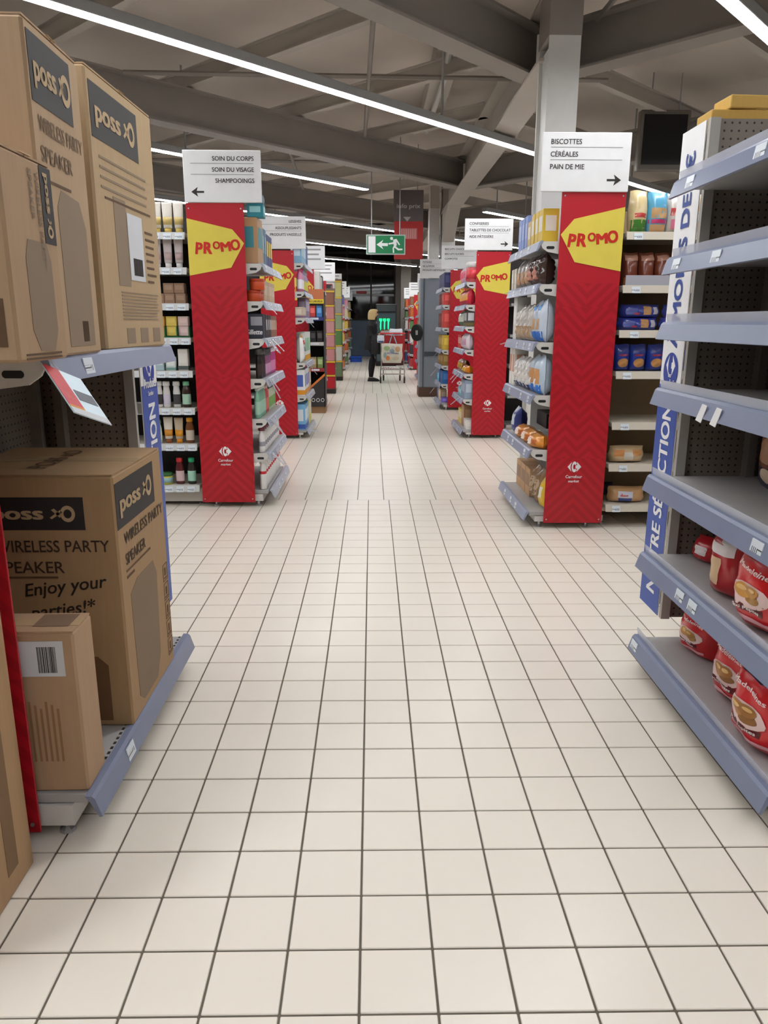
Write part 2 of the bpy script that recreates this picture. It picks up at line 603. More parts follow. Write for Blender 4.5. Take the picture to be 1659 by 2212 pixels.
# ---- strip lights: diagonal rows under the roof
LZ = 3.1
DIFF = M_emit((250, 252, 255), LAMP)
HOUS = M((170, 170, 170), .5)
RK = .9466
runs = []
ROWS = {-1: [(-4, 40)], 0: [(-5, 14.0)], 1: [(-40, 15.3)], 2: [(-40, 8.41 * RK), (11.37 * RK, 12.35), (12.5, 15), (15.3, 40)],
        3: [(-40, 12.64 * RK), (13.6, 14.3), (14.5, 40)], 4: [(-40, 19.0), (19.3, 40)], 5: [(-40, 19.35), (19.55, 21.0), (21.3, 40)]}
WHICH = {0: 'first', 1: 'second', 2: 'third', 3: 'fourth', 4: 'fifth', 5: 'sixth', 6: 'seventh', 7: 'eighth'}
for k, segs in ROWS.items():
    n = (1.92 + 3.075 * k) * RK
    for si, (a, b) in enumerate(segs):
        c = clip(n, a, b)
        if not c or c[1] - c[0] < .4:
            continue
        L = c[1] - c[0]
        p = pt(n, (c[0] + c[1]) / 2)
        lab = '%s diagonal LED strip row from the front%s' % (WHICH[k], ('', ', short piece further right', ', next piece to the right', ', last piece')[si]) if k >= 0 else 'LED strip row behind the camera'
        th = thing('strip_light', 'glowing white ' + lab, 'light', (p[0], p[1], LZ), A1, 'diagonal ceiling strip lights')
        MB().box(-L / 2, L / 2, -.045, .045, 0, .026, .009).build('diffuser', DIFF, th, local=True)
        MB().box(-L / 2 - .01, L / 2 + .01, -.052, .052, .008, .075, .004).build('housing', HOUS, th, local=True)
        q = -L / 2 + .35
        while q < L / 2:
            wy = p[1] + D1.y * q
            MB().tube([(q, 0, .07), (q, 0, (CEILZ if wy < YH else 6.1) - LZ)], .012, 6).build('suspension_rod', HOUS, th, local=True)
            q += max(.8, min(4.0, L - .7))

# ================================================================ SHELVING
VX, VY, VZ = Vector((1, 0, 0)), Vector((0, 1, 0)), Vector((0, 0, 1))
def logo_market(parent, cx, y, cz, w=.09):
    """white shop emblem with its two lines of writing"""
    o = (cx, y, cz)
    k = w
    A = MB()
    for pts in ([(-.5, 0), (-.2, .36), (-.28, .1), (-.28, -.1), (-.2, -.36)],
                [(.5, 0), (.17, .37), (.19, .13), (.08, .1), (.08, -.1), (.19, -.13), (.17, -.37)]):
        q = flat([(a * k, b * k) for a, b in pts], o, VX, VZ, .0016)
        A.add(q.v, q.f)
    n = 14
    arc = [(.0 + .2 * math.cos(t), .4 * math.sin(t)) for t in [math.radians(38 + 284 * i / n) for i in range(n + 1)]]
    arc2 = [(.0 + .09 * math.cos(t), .19 * math.sin(t)) for t in [math.radians(38 + 284 * i / n) for i in range(n + 1)]]
    for i in range(n):
        q = flat([(a * k, b * k) for a, b in (arc[i], arc[i + 1], arc2[i + 1], arc2[i])], o, VX, VZ, .0016)
        A.add(q.v, q.f)
    A.build('emblem', WHITE, parent)
    t = text_mb('Carrefour', (cx, y, cz - .075), VX, VZ, .021, w=.108, bold=.015)
    q = text_mb('market', (cx, y, cz - .103), VX, VZ, .017, w=.072, bold=.015, shear=.2)
    t.add(q.v, q.f)
    t.build('lettering', WHITE, parent)
def promo_word(parent, cx, y, cz, w):
    k = w / .31
    L = MB()
    for ch, dx, dz, h, rot, ww in (('P', -.124, -.046, .078, -.12, .048), ('R', -.062, -.042, .076, -.08, .06), ('O', .0, -.012, .05, .05, .05), ('M', .064, -.026, .062, .1, .07), ('O', .13, -.018, .07, .1, .066)):
        r = VX * math.cos(rot) + VZ * math.sin(rot)
        u = VZ * math.cos(rot) - VX * math.sin(rot)
        q = text_mb(ch, (cx + dx * k, y, cz + dz * k), r, u, h * k, w=ww * k, bold=.045, lift=.002)
        L.add(q.v, q.f)
    L.build('promo_lettering', PRED, parent)
def promo_panel(th, s, xf, Y0, zt=2.105):
    xa, xb = sorted((xf, xf + s * .387))
    p = MB().box(xa, xb, Y0 - .006, Y0, .04, zt, .0015).build('promo_panel', RED, th)
    p['label'] = 'red board with yellow PROMO tag'
    f = -s                                    # the tag points to the aisle
    cx = (xa + xb) / 2
    yv = Y0 - .006
    pts = [(-.192 * f, .183), (.112 * f, .114), (.188 * f, .025), (.094 * f, -.133), (-.192 * f, -.186)]
    if f > 0:
        pts = pts[::-1]
    flat(pts, (cx, yv, 1.825), VX, VZ, .003, .003).build('yellow_tag', YEL, p)
    promo_word(p, cx + .002, yv - .003, 1.825, .31)
    logo_market(p, cx - .01, yv, .42)
    sc = MB()
    for dx in (-.175, .175):
        for z in (.065, 2.07):
            sc.lathe([(.005, 0), (.005, .004)], (0, 0, 0), 8)
            for i in range(len(sc.v) - 16, len(sc.v)):
                a, b, c = sc.v[i]
                sc.v[i] = (cx + dx + a, yv - c, z + b)
    sc.build('screws', STEEL, p)
    return p
def bracket(th, s, xf, Y0, z, ext):
    """pressed white shelf end with a slot hole"""
    X = lambda d: xf - s * d
    prof = [(-.37, z), (ext - .02, z), (ext - .005, z - .012), (ext - .02, z - .04), (ext - .05, z - .06), (0, z - .072), (-.37, z - .072)]
    b = MB().prism([(X(d), Y0 + .012, q) for d, q in prof], (0, .01, 0)).build('shelf_end', GREYW, th)
    h = []
    for k in range(10):
        t = 2 * PI * k / 10
        h.append((X(ext * .42 + (.016 if math.cos(t) > 0 else -.016) + .009 * math.cos(t)), Y0 + .0112, z - .036 + .009 * math.sin(t)))
    MB().prism(h, (0, .003, 0)).build('slot', BLACK, b)
    return b
def rail(shelf, s, xf, ya, yb, z, ext, h=.055, lip=False, mat=RAIL):
    X = lambda d: xf - s * d
    prof = [(ext - .022, z + .004), (ext - .004, z + .004), (ext + .004, z - .004), (ext + .02, z - h), (ext + .012, z - h - .002), (ext - .01, z - .012)]
    r = MB().prism([(X(d), ya, q) for d, q in prof], (0, yb - ya, 0)).build('price_rail', mat, shelf)
    if lip:
        MB().prism([(X(ext - .02), ya, z + .004), (X(ext - .017), ya, z + .004), (X(ext - .012), ya, z + .032), (X(ext - .015), ya, z + .032)], (0, yb - ya, 0)).build('clear_lip', LIP, shelf)
    return r
def rail_tag(shelf, s, xf, y, z, ext, w=.05, h=.042, tilt=0):
    X = lambda d: xf - s * d
    a = [(X(ext + .0075), y, z - .008), (X(ext + .0095 + .006), y, z - .008 - h)]
    d = Vector((-s * .0025, 0, 0))
    q = [Vector(a[0]), Vector(a[0]) + Vector((0, w, 0)), Vector(a[1]) + Vector((0, w + tilt, 0)), Vector(a[1]) + Vector((0, tilt, 0))]
    MB().prism(q, d).build('price_tag', TAG, shelf)
def endcap(name, s, xf, Y0, ln, zs, ext, label, panel=True, far_side=False, rails_only=False, talkers=(), tags=True, lip=False, backmat=None, ovr=None, rmat=None):
    """end-of-row stand facing the aisle; zs: shelf tops from the base up; returns the Empty"""
    X = lambda d: xf - s * d
    th = thing(name, label, 'shelving', (xf + s * .19, Y0 + ln / 2, 0))
    Y1 = Y0 + ln
    MB().box(X(-.385), X(-.37), Y0, Y1, .1, 2.06).build('back_panel', backmat or PEG, th)
    for y in (Y0 + .02, Y1 - .05):
        MB().box(X(-.37), X(-.33), y, y + .03, .05, 2.06).build('upright', M((150, 146, 140), .5), th)
    z0 = zs[0]
    b = MB().box(X(-.37), X(ext - .06), Y0 + .015, Y1 - .015, .045, z0 - .03).build('base', GREYW, th)
    for y in (Y0 + .06, Y1 - .06):
        for d in (-.3, ext - .1):
            MB().lathe([(.012, 0), (.022, 0), (.02, .008), (.009, .016), (.009, .045)], (X(d), y, 0), 8).build('foot', STEEL, th)
    for i, z in enumerate(zs):
        sh = MB().box(X(-.37), X(ext - .02), Y0 + .022, Y1 - .022, z - .028, z, .003).build('shelf', SHELFG, th)
        e = ext if (i or ovr is None) else ovr
        if i:
            bracket(th, s, xf, Y0, z, ext)
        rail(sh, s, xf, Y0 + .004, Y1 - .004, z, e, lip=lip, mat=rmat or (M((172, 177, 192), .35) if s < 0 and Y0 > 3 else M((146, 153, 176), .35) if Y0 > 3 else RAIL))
        if tags:
            n = 4 if ln > .7 else 2
            for q in range(n):
                if (i * 7 + q * 3) % 5 != 0:
                    rail_tag(sh, s, xf, Y0 + .05 + q * (ln - .15) / n + .03 * ((i + q) % 2), z, e)
    for (y, z, L, a) in talkers:              # clear plastic ticket arms leaning out over the aisle
        sh = min([c for c in th.children if c.name.startswith('shelf') and not c.name.startswith('shelf_end')], key=lambda c: abs(max(v.co.z for v in c.data.vertices) - z))
        dx, dz = L * math.cos(a), -L * math.sin(a)
        p = [(X(ext + .015), y, z - .01), (X(ext + .015), y + .05, z - .01), (X(ext + .015 + dx), y + .05, z - .01 + dz), (X(ext + .015 + dx), y, z - .01 + dz)]
        MB().prism(p, (0, 0, .003)).build('ticket_arm', CLEAR, sh)
    if panel:
        promo_panel(th, s, xf, Y0)
    if far_side:
        MB().box(X(0), X(-.37), Y1, Y1 + .012, .2, 2.0).build('side_panel', PEG, th)
        MB().box(X(.004), X(-.03), Y1 - .02, Y1, .2, 2.0).build('edge_post', M((168, 164, 157), .5), th)
        MB().box(X(-.25), X(-.28), Y1 - .045, Y1 - .001, .1, 2.0).build('post', M((132, 126, 118), .5), th)
    return th
def sign(xa, xb, za, zb, Y, lines, align, arrow=None, label='', real=True):
    th = thing('aisle_sign', label, 'sign', ((xa + xb) / 2, Y, za), group='white direction signs')
    MB().box(xa, xb, Y - .016, Y, za, zb, .003).build('board', WHITE, th)
    y = Y - .016
    n = len(lines)
    h = .0285
    ml = .05
    for i, t in enumerate(lines):
        z = zb - .065 - i * .068
        if real:
            x = xa + ml if align == 'l' else xb - .045
            v, f = text2d(t, .012)
            nat = (max(p[0] for p in v) - min(p[0] for p in v)) * h / .73
            text_mb(t, (x, y, z), VX, VZ, h, w=min(nat * .95, xb - xa - ml - .03), align=align, bold=.012).build('lettering', INK, th)
        else:
            flat(rect2(xa + ml, xb - .06 - .03 * (i % 2), z, z + h * .8), (0, y, 0), VX, VZ).build('print_line', M((150, 150, 150), .6), th)
        if i < n - 1 and real:
            flat(rect2(xa + .05, xb - .05, z - .018, z - .0155), (0, y, 0), VX, VZ).build('rule', M((130, 130, 130), .6), th)
    if arrow:
        ax = xb - .09 if arrow == 'r' else xa + .09
        flat(arrow2(ax, za + .065, .085, arrow == 'r'), (0, y, 0), VX, VZ).build('arrow', INK, th)
    m = M((170, 170, 170), .4)
    for x in (xa + .12, xb - .12):
        MB().box(x - .01, x + .01, Y, Y + .012, za + .002, za + .1).build('clip', m, th)
    return th
def run_shelves(name, xa, xb, Y0, dep, zs, label, back, shelfm, base_h, strip=WHITE, tagx=(), tag_w=.055):
    """long shelving bay whose goods face the camera"""
    th = thing(name, label, 'shelving', ((xa + xb) / 2, Y0 + dep / 2, 0))
    MB().box(xa, xb, Y0 + dep - .02, Y0 + dep, .05, 2.05).build('back_panel', back, th)
    MB().box(xa, xb, Y0 + .05, Y0 + dep - .02, base_h, zs[0] - .03).build('base', shelfm, th)
    for x in (xa + .01, xb - .04):
        MB().box(x, x + .03, Y0 + dep - .06, Y0 + dep - .02, .03, 2.08).build('upright', back, th)
        MB().lathe([(.02, 0), (.02, .01), (.008, .02), (.008, .06)], (x + .015, Y0 + .1, 0), 8).build('foot', STEEL, th)
    for i, z in enumerate(zs):
        sh = MB().box(xa + .01, xb - .01, Y0 + .004, Y0 + dep - .02, z - .03, z, .004).build('shelf', shelfm, th)
        MB().prism([(xa + .01, Y0 + .004, z + .002), (xa + .01, Y0 - .004, z + .002), (xa + .01, Y0 - .018, z - .045), (xa + .01, Y0 - .01, z - .045)], (xb - xa - .02, 0, 0)).build('price_rail', strip, sh)
        for x in tagx:
            x2 = x + .012 * ((i * 5) % 3)
            MB().prism([(x2, Y0 - .009, z - .006), (x2 + tag_w, Y0 - .009, z - .006), (x2 + tag_w, Y0 - .021, z - .046), (x2, Y0 - .021, z - .046)], (0, -.002, 0)).build('price_tag', TAG, sh)
    return th
def run_plain(xa, xb, Y0, dep, label, n=5):
    """double-sided rack behind an end stand, seen only in slivers"""
    th = thing('gondola_rack', label, 'shelving', ((xa + xb) / 2, Y0 + dep / 2, 0), group='double-sided racks behind the end stands')
    MB().box(xa, xb, Y0 + dep / 2 - .01, Y0 + dep / 2 + .01, .1, 2.05).build('back_panel', DARKM, th)
    MB().box(xa, xb, Y0 + .06, Y0 + dep - .06, .03, .12).build('base', GREYW, th)
    for i in range(n):
        z = .15 + i * 1.75 / n
        MB().box(xa, xb, Y0 + .02, Y0 + dep - .02, z - .03, z).build('shelf', SHELFG, th)
    return th

# ---- near stands (cardboard boxes left, madeleines right)
L0 = endcap('end_stand', -1, -.862, 1.69, 1.05, [.135, 1.25], .14, 'near left end stand loaded with brown speaker cartons', far_side=True, tags=False)
l0s = [c for c in L0.children if c.name.split('.')[0] == 'shelf']
rail_tag(l0s[0], -1, -.862, 1.93, .135, .14, .06)
rail_tag(l0s[1], -1, -.862, 1.88, 1.25, .14, .06)
ds = MB()
for k in range(38):
    ds.box(-.757, -.749, 1.74 + k * .026, 1.753 + k * .026, .1351, .1356)
ds.build('slots', DARKM, l0s[0])
R0 = endcap('end_stand', 1, 1.142, 1.69, 1.05, [.126, .47, .775, 1.098, 1.33, 1.55, 1.80], .10, 'near right end stand with grey blue rails and red cake bags', far_side=True, lip=True, tags=False)
def r0tags():
    shs = [c for c in R0.children if c.name.split('.')[0] == 'shelf']
    for i, ys in {0: [2.66], 1: [2.3, 2.2], 2: [1.86], 5: [2.6, 2.3], 6: [2.55, 2.1]}.items():
        z = [.126, .47, .775, 1.098, 1.33, 1.55, 1.80][i]
        for y in ys:
            rail_tag(shs[i], 1, 1.142, y, z, .10, .06, .046)
    for y, t in ((2.27, .05), (2.17, .05)):   # torn paper tickets
        MB().prism([(1.028, y, 1.085), (1.026, y + .03, 1.088), (1.02, y + .055, 1.035), (1.022, y + .02, 1.03)], (-.002, 0, 0)).build('torn_ticket', WHITE, shs[3])
r0tags()
# ---- blue banners on the far edges of the near stands
BLUE = M((52, 82, 164), .45)
def banner(s, xf, Ya, Yb):
    """upright printed board facing the aisle"""
    th = thing('upright_banner', ('blue and white banner reading NOTRE SÉLECTION on the near right stand' if s > 0 else 'blue banner with white letters beside the near left stand'), 'banner', (xf, (Ya + Yb) / 2, .2))
    n = -s
    bd = MB().box(xf, xf + n * -.004, Ya, Yb, .2, 2.0).build('board', WHITE, th)
    o = Vector((xf, (Ya + Yb) / 2, 0))
    u = VY * s                       # letters lean back towards the far side on the right, near side on the left
    r = VZ
    hw = (Yb - Ya) / 2 - .001
    flat([(.2, -hw), (1.10, -hw), (1.10, hw), (.2, hw)], o, r, u, .0012).build('blue_field', BLUE, th)
    t = text_mb('NOTRE SÉLECTION', o + r * .27 - u * .045, r, u, .085, w=.76, align='l', bold=.03, lift=.002)
    t.build('lettering', WHITE, th)
    t = text_mb('À MOINS DE 2€', o + r * 1.24 - u * .035, r, u, .075, w=.68, align='l', bold=.03, lift=.002)
    t.build('lettering', M((36, 66, 146), .5), th)
    c = 1.135
    rr = -u
    flat(disc2(0, 0, .068, 24), o + VZ * (c + .02), rr, VZ, .0024).build('emblem_disc', M((40, 64, 150), .5), th)
    A = MB()
    for pts in ([(-.5, 0), (-.2, .36), (-.28, .1), (-.28, -.1), (-.2, -.36)], [(.5, 0), (.17, .37), (.19, .13), (.08, .1), (.08, -.1), (.19, -.13), (.17, -.37)]):
        q = flat([(a * .085, b * .1) for a, b in pts], o + VZ * (c + .04), rr, VZ, .0032)
        A.add(q.v, q.f)
    q = text_mb('Produits', o + VZ * (c - .045), rr, VZ, .036, w=.155, bold=.03, lift=.0034)
    A.add(q.v, q.f)
    q = text_mb('les', o + VZ * (c - .004), rr, VZ, .018, bold=.03, lift=.0034)
    A.add(q.v, q.f)
    q = text_mb('Carrefour', o + VZ * (c - .075), rr, VZ, .018, w=.07, bold=.02, lift=.0034)
    A.add(q.v, q.f)
    A.build('emblem', WHITE, th)
    for z in (.25, 1.0, 1.9):
        MB().box(xf - n * .004, xf - n * .02, Ya, Ya + .03, z, z + .04).build('clip', STEEL, th)
    return th
banner(1, 1.138, 2.757, 2.955)
banner(-1, -.842, 2.757, 2.96)

# ---- end stands along the aisle
ZL1 = [.126, .402, .652, .938, 1.217, 1.471, 1.721]
L1 = endcap('end_stand', -1, -.862, 5.37, 1.0, ZL1, .115, 'left end stand with shampoo and razors under the SOIN DU CORPS sign', ovr=.13,
            talkers=[(5.4, 1.217, .11, .9), (5.5, 1.217, .12, .95), (5.62, 1.217, .12, .8), (5.42, .938, .15, 1.1), (5.5, .652, .12, 1.0), (5.42, .652, .16, .9), (5.6, .402, .14, 1.0), (5.42, .402, .12, .8), (5.5, .938, .1, 1.0), (5.42, 1.471, .1, .9)])
ZL2 = [.1, .499, .879, 1.22, 1.379, 1.667, 1.974]
L2 = endcap('end_stand', -1, -.866, 8.73, 1.0, ZL2[:3] + ZL2[4:], .115, 'left end stand with washing powder under the LESSIVES sign',
            talkers=[(8.76, 1.379, .12, .9), (8.8, 1.667, .14, 1.0), (8.76, .879, .16, .9), (8.8, .1, .1, .2), (8.78, 1.974, .16, .8)])
ZR1 = [.111, .527, .88, 1.212, 1.563, 1.813]
R1 = endcap('end_stand', 1, 1.14, 4.77, 1.0, ZR1, .115, 'right end stand with bread and rusks under the BISCOTTES sign', talkers=[(5.3, 1.563, .1, .3), (5.5, 1.212, .08, .3)])
ZR2 = [.1, .46, .754, 1.028, 1.29, 1.53, 1.78]
R2 = endcap('end_stand', 1, 1.176, 8.77, 1.0, ZR2, .115, 'right end stand with sweets under the CONFISERIES sign', talkers=[(9.0, .754, .14, .9), (9.2, .754, .12, .8), (9.0, .46, .12, .7)])
ZR3 = [.115, .403, .687, .926, 1.259, 1.597, 1.851]
R3 = endcap('end_stand', 1, 1.186, 11.73, 1.0, ZR3, .115, 'right end stand with biscuits beside the clad column', talkers=[(11.9, .687, .2, .9), (12.0, .403, .2, .9), (11.9, .926, .18, .9), (12.0, .1, .12, .2)])
LY = [11.75, 14.9, 18.2, 21.5, 24.8, 28.1]
LF = []
for k, y in enumerate(LY):
    LF.append(endcap('end_stand', -1, -.87, y, .95, [.1, .45, .8, 1.15, 1.5, 1.82], .11, '%s end stand along the left side' % ORD[3 + k], tags=False))
RY = [18.0, 22.0, 25.4, 28.7]
RF = []
for k, y in enumerate(RY):
    RF.append(endcap('end_stand', 1, 1.2, y, .95, [.1, .45, .8, 1.15, 1.5, 1.82], .11, '%s end stand along the right side, beyond the clad column' % ORD[k], tags=False))

# ---- bays facing the camera beside the first pair of red boards
ZLB = [.162, .469, .73, .993, 1.222, 1.454, 1.692, 1.92]
LB = run_shelves('shelving_bay', -2.62, -1.262, 5.39, .47, ZLB, 'black-backed toiletries bay left of the SOIN DU CORPS board', M((30, 27, 25), .6), M((196, 190, 180), .5), .03, M((200, 200, 198), .4), tagx=(-1.36, -1.44, -1.52, -1.6))
ZRB = [.157, .43, .705, 1.031, 1.287, 1.558, 1.871]
RB = run_shelves('shelving_bay', 1.548, 2.9, 4.80, .47, ZRB, 'beige bread bay right of the BISCOTTES board', M((150, 130, 104), .7), M((205, 196, 180), .5), .1, M((205, 196, 180), .5), tagx=(1.6, 1.86))
run_plain(-4.6, -1.262, 5.88, .5, 'rack behind the black-backed toiletries bay')
run_plain(1.548, 4.6, 5.3, .5, 'rack behind the beige bread bay')
run_plain(-4.6, -1.262, 1.7, 1.0, 'rack behind the near left end stand')
run_plain(1.55, 4.6, 1.7, 1.0, 'rack behind the near right end stand')
for k, y in enumerate([8.75] + LY):
    run_plain(-4.6, -1.27, y, .95, 'rack behind the %s left end stand' % ORD[2 + k])
for k, y in enumerate([8.8, 11.76] + RY):
    run_plain(1.6, 4.6, y, .95, 'rack behind the %s right end stand' % ORD[2 + k])

# ---- white direction signs
sign(-1.25, -.735, 2.107, 2.43, 5.37, ['SOIN DU CORPS', 'SOIN DU VISAGE', 'SHAMPOOINGS'], 'r', 'l', 'white sign reading SOIN DU CORPS with arrow to the left')
sign(-1.255, -.728, 2.12, 2.457, 8.73, ['LESSIVES', 'ASSOUPLISSANTS', 'PRODUITS VAISSELLE'], 'r', None, 'white sign reading LESSIVES, second on the left')
sign(1.005, 1.53, 2.09, 2.415, 4.765, ['BISCOTTES', 'CÉRÉALES', 'PAIN DE MIE'], 'l', 'r', 'white sign reading BISCOTTES with arrow to the right')
sign(1.035, 1.572, 2.12, 2.45, 8.77, ['CONFISERIES', 'TABLETTES DE CHOCOLAT', 'AIDE PÂTISSIÈRE'], 'l', 'r', 'white sign reading CONFISERIES, second on the right')
sign(1.045, 1.582, 2.12, 2.45, 11.725, ['BISCUITS CHOCOLATÉS', 'BISCUITS SUCRÉS', 'COMPOTES'], 'l', None, 'white sign reading BISCUITS CHOCOLATÉS, third on the right')
sign(.86, 1.385, 2.105, 2.43, 13.9, ['POTAGES', 'SEL & ÉPICES', 'PRODUITS DIÉTÉTIQUES'], 'l', 'r', 'white sign reading POTAGES on the clad column')
for k, y in enumerate(LY):
    sign(-1.21, -.7, 2.11, 2.44, y, ['a', 'b', 'c'], 'l', None, 'white sign with three grey lines over the %s left stand' % ORD[3 + k], real=False)
for k, y in enumerate(RY):
    sign(1.06, 1.58, 2.11, 2.44, y, ['a', 'b', 'c'], 'l', None, 'white sign with three grey lines over the %s right stand' % ORD[3 + k], real=False)

# ================================================================ GOODS
PC = {}
def proto(fn):
    def g(*a, **k):
        key = (fn.__name__, a, tuple(sorted(k.items())))
        if key not in PC:
            PC[key] = fn(*a, **k)
        return PC[key]
    return g
@proto
def carton(w, d, h, col, lab=None, band=None, mono=False):
    b = MB().box(-w / 2, w / 2, -d / 2, d / 2, 0, h, .0025).mesh('box', M(col, .5))
    if mono:
        return [('carton', b)]
    r = [('box', b)]
    if lab:
        f = MB()
        f.box(-w * .36, w * .36, -d / 2 - .0012, -d / 2, h * .35, h * .8)
        f.box(w / 2, w / 2 + .0012, -d * .34, d * .34, h * .35, h * .8)
        f.box(-w / 2 - .0012, -w / 2, -d * .34, d * .34, h * .35, h * .8)
        r.append(('print', f.mesh('print', M(lab, .5))))
    if band:
        r.append(('band', MB().box(-w / 2 - .001, w / 2 + .001, -d / 2 - .001, d / 2 + .001, h * .04, h * .22).mesh('band', M(band, .5))))
    return r
@proto
def bottle(r, h, col, cap, lab, sy=.7, neck=.45, caph=.16, lo=.14, hi=.6):
    hb = h * (1 - caph)
    body = MB().lathe([(r * .85, 0), (r, h * .03), (r, hb * .72), (r * .86, hb * .86), (r * neck, hb * .97), (r * neck, hb)], seg=14, sy=sy).mesh('bottle_body', M(col, .3, coat=.3), True)
    c = MB().lathe([(r * neck * 1.25, hb), (r * neck * 1.25, h * .985), (r * neck * 1.05, h)], seg=12, sy=max(sy, .8)).mesh('cap', M(cap, .4), True)
    out = [('bottle_body', body), ('cap', c)]
    if lab:
        out.append(('label', MB().lathe([(r * 1.015, hb * lo), (r * 1.02, hb * (lo + .01)), (r * 1.02, hb * hi), (r * 1.015, hb * (hi + .01))], seg=14, sy=sy).mesh('label', M(lab, .45), True)))
    return out
@proto
def tube(w, h, col, cap, band):
    """squeeze tube standing on its cap, flat crimp on top"""
    n = 14
    def ring(wx, wy, z):
        return [(wx * math.cos(2 * PI * k / n), wy * math.sin(2 * PI * k / n), z) for k in range(n)]
    def loft(rs):
        mb = MB()
        v = [p for r_ in rs for p in r_]
        f = [(i * n + k, i * n + (k + 1) % n, (i + 1) * n + (k + 1) % n, (i + 1) * n + k) for i in range(len(rs) - 1) for k in range(n)]
        f += [tuple(range(n))[::-1], tuple(range((len(rs) - 1) * n, len(rs) * n))]
        return mb.add(v, f)
    def sz(t):
        return w / 2 * (.8 + .2 * t), w / 2 * (.62 * (1 - t) + .03)
    b = loft([ring(*sz(t), h * (.17 + .83 * t)) for t in (0, .2, .5, .8, .93, 1)]).mesh('tube_body', M(col, .35), True)
    c = loft([ring(w * .33, w * .27, 0), ring(w * .34, w * .28, h * .17)]).mesh('cap', M(cap, .4), True)
    bd = loft([ring(sz(t)[0] * 1.012, sz(t)[1] * 1.02 + .0005, h * (.17 + .83 * t)) for t in (.12, .3, .42)]).mesh('print', M(band, .4), True)
    return [('tube_body', b), ('cap', c), ('print', bd)]
@proto
def jar(r, h, col, lid, lab):
    b = MB().lathe([(r * .9, 0), (r, h * .05), (r, h * .7), (r * .92, h * .74)], seg=16).mesh('jar_body', M(col, .35), True)
    c = MB().lathe([(r * 1.02, h * .74), (r * 1.02, h * .97), (r * .95, h)], seg=16).mesh('lid', M(lid, .4), True)
    l = MB().lathe([(r * 1.012, h * .15), (r * 1.012, h * .6)], seg=16).mesh('label', M(lab, .45), True)
    return [('jar_body', b), ('lid', c), ('label', l)]
@proto
def tin(r, h, col, lid):
    b = MB().lathe([(r * .97, 0), (r, h * .03), (r, h * .8), (r * .98, h * .82)], seg=18).mesh('tin_body', M(col, .4), True)
    c = MB().lathe([(r * 1.02, h * .72), (r * 1.02, h * .98), (r * .97, h)], seg=18).mesh('lid', M(lid, .4), True)
    return [('tin_body', b), ('lid', c)]
def bag_surface(w, h, d, seed, cr=1):
    def fn(u, v, side=-1, lift=0):
        a = max(0, 1 - abs(u) ** 2.6) ** .55
        b = max(0, 1 - abs(v) ** 3.2) ** .5 * (1.06 - .16 * v)
        if v > .68 and h > w * .9:
            b *= 1 - .8 * (v - .68) / .32          # drawn in towards the top seal
        y = d / 2 * a * b
        y += cr * .035 * d * math.sin(6 * u + 4 * v + seed) * a * b + cr * .02 * d * math.sin(13 * v - 5 * u + 2 * seed) * a * b
        x = w / 2 * u * (1 - .07 * v * v + .03 * math.sin(5 * v + seed))
        z = h * (v + 1) / 2 + .015 * h * math.sin(3 * u + seed) * (v + 1) / 2
        return (x, side * (y + .0015 + lift), z)
    return fn
@proto
def bag(w, h, d, col, prints=(), ells=(), texts=(), seed=0, n=9, rough=.28, top=None):
    """soft sealed plastic bag; prints follow the bulge"""
    fn = bag_surface(w, h, d, seed, 2.6 if rough <= .2 else 1)
    if rough <= .2:
        n = 14
    mb = MB()
    mb.grid(lambda u, v: fn(u, v, -1), n, n)
    mb.grid(lambda u, v: fn(-u, v, 1), n, n)
    out = [('bag_body', mb.mesh('bag_body', M(col, rough, coat=.35), True))]
    for sd in (-1,):
        for (u0, u1, v0, v1, c) in prints:
            q = MB().grid(lambda a, b: fn(u0 + (u1 - u0) * (a + 1) / 2, v0 + (v1 - v0) * (b + 1) / 2, sd, .0015), 6, 5)
            out.append(('print', q.mesh('print', M(c, .35), True)))
        for k, (cu, cv, ru, rv, c) in enumerate(ells):
            q = MB()
            R, A = 4, 16
            vv = [fn(cu + ru * i / R * math.cos(2 * PI * j / A), cv + rv * i / R * math.sin(2 * PI * j / A), sd, .0022 + .0008 * k) for i in range(1, R + 1) for j in range(A)]
            vv.append(fn(cu, cv, sd, .0022 + .0008 * k))
            ff = [(i * A + j, i * A + (j + 1) % A, (i + 1) * A + (j + 1) % A, (i + 1) * A + j) for i in range(R - 1) for j in range(A)]
            ff += [(len(vv) - 1, (j + 1) % A, j) for j in range(A)]
            q.add(vv, ff)
            out.append(('print', q.mesh('print', M(c, .4), True)))
        for (s, cu, cv, hh, wu, c, rot) in texts:
            v2, f2 = text2d(s, .02, .15 if rot else 0)
            x0, x1 = min(p[0] for p in v2), max(p[0] for p in v2)
            q = MB()
            vv = []
            for (x, y, z_) in v2:
                uu = (x - (x0 + x1) / 2) / (x1 - x0) * wu
                vv_ = y * hh
                vv.append(fn(cu + uu, cv + vv_ + rot * uu, sd, .006 + z_))
            q.add(vv, f2)
            out.append(('lettering', q.mesh('lettering', M(c, .4))))
    if top:
        q = MB().grid(lambda a, b: fn(a * .98, .86 + .07 * (b + 1), -1, .003), 6, 2).grid(lambda a, b: fn(-a * .98, .86 + .07 * (b + 1), 1, .003), 6, 2)
        out.append(('seal', q.mesh('seal', M(top, .3), True)))
    return out
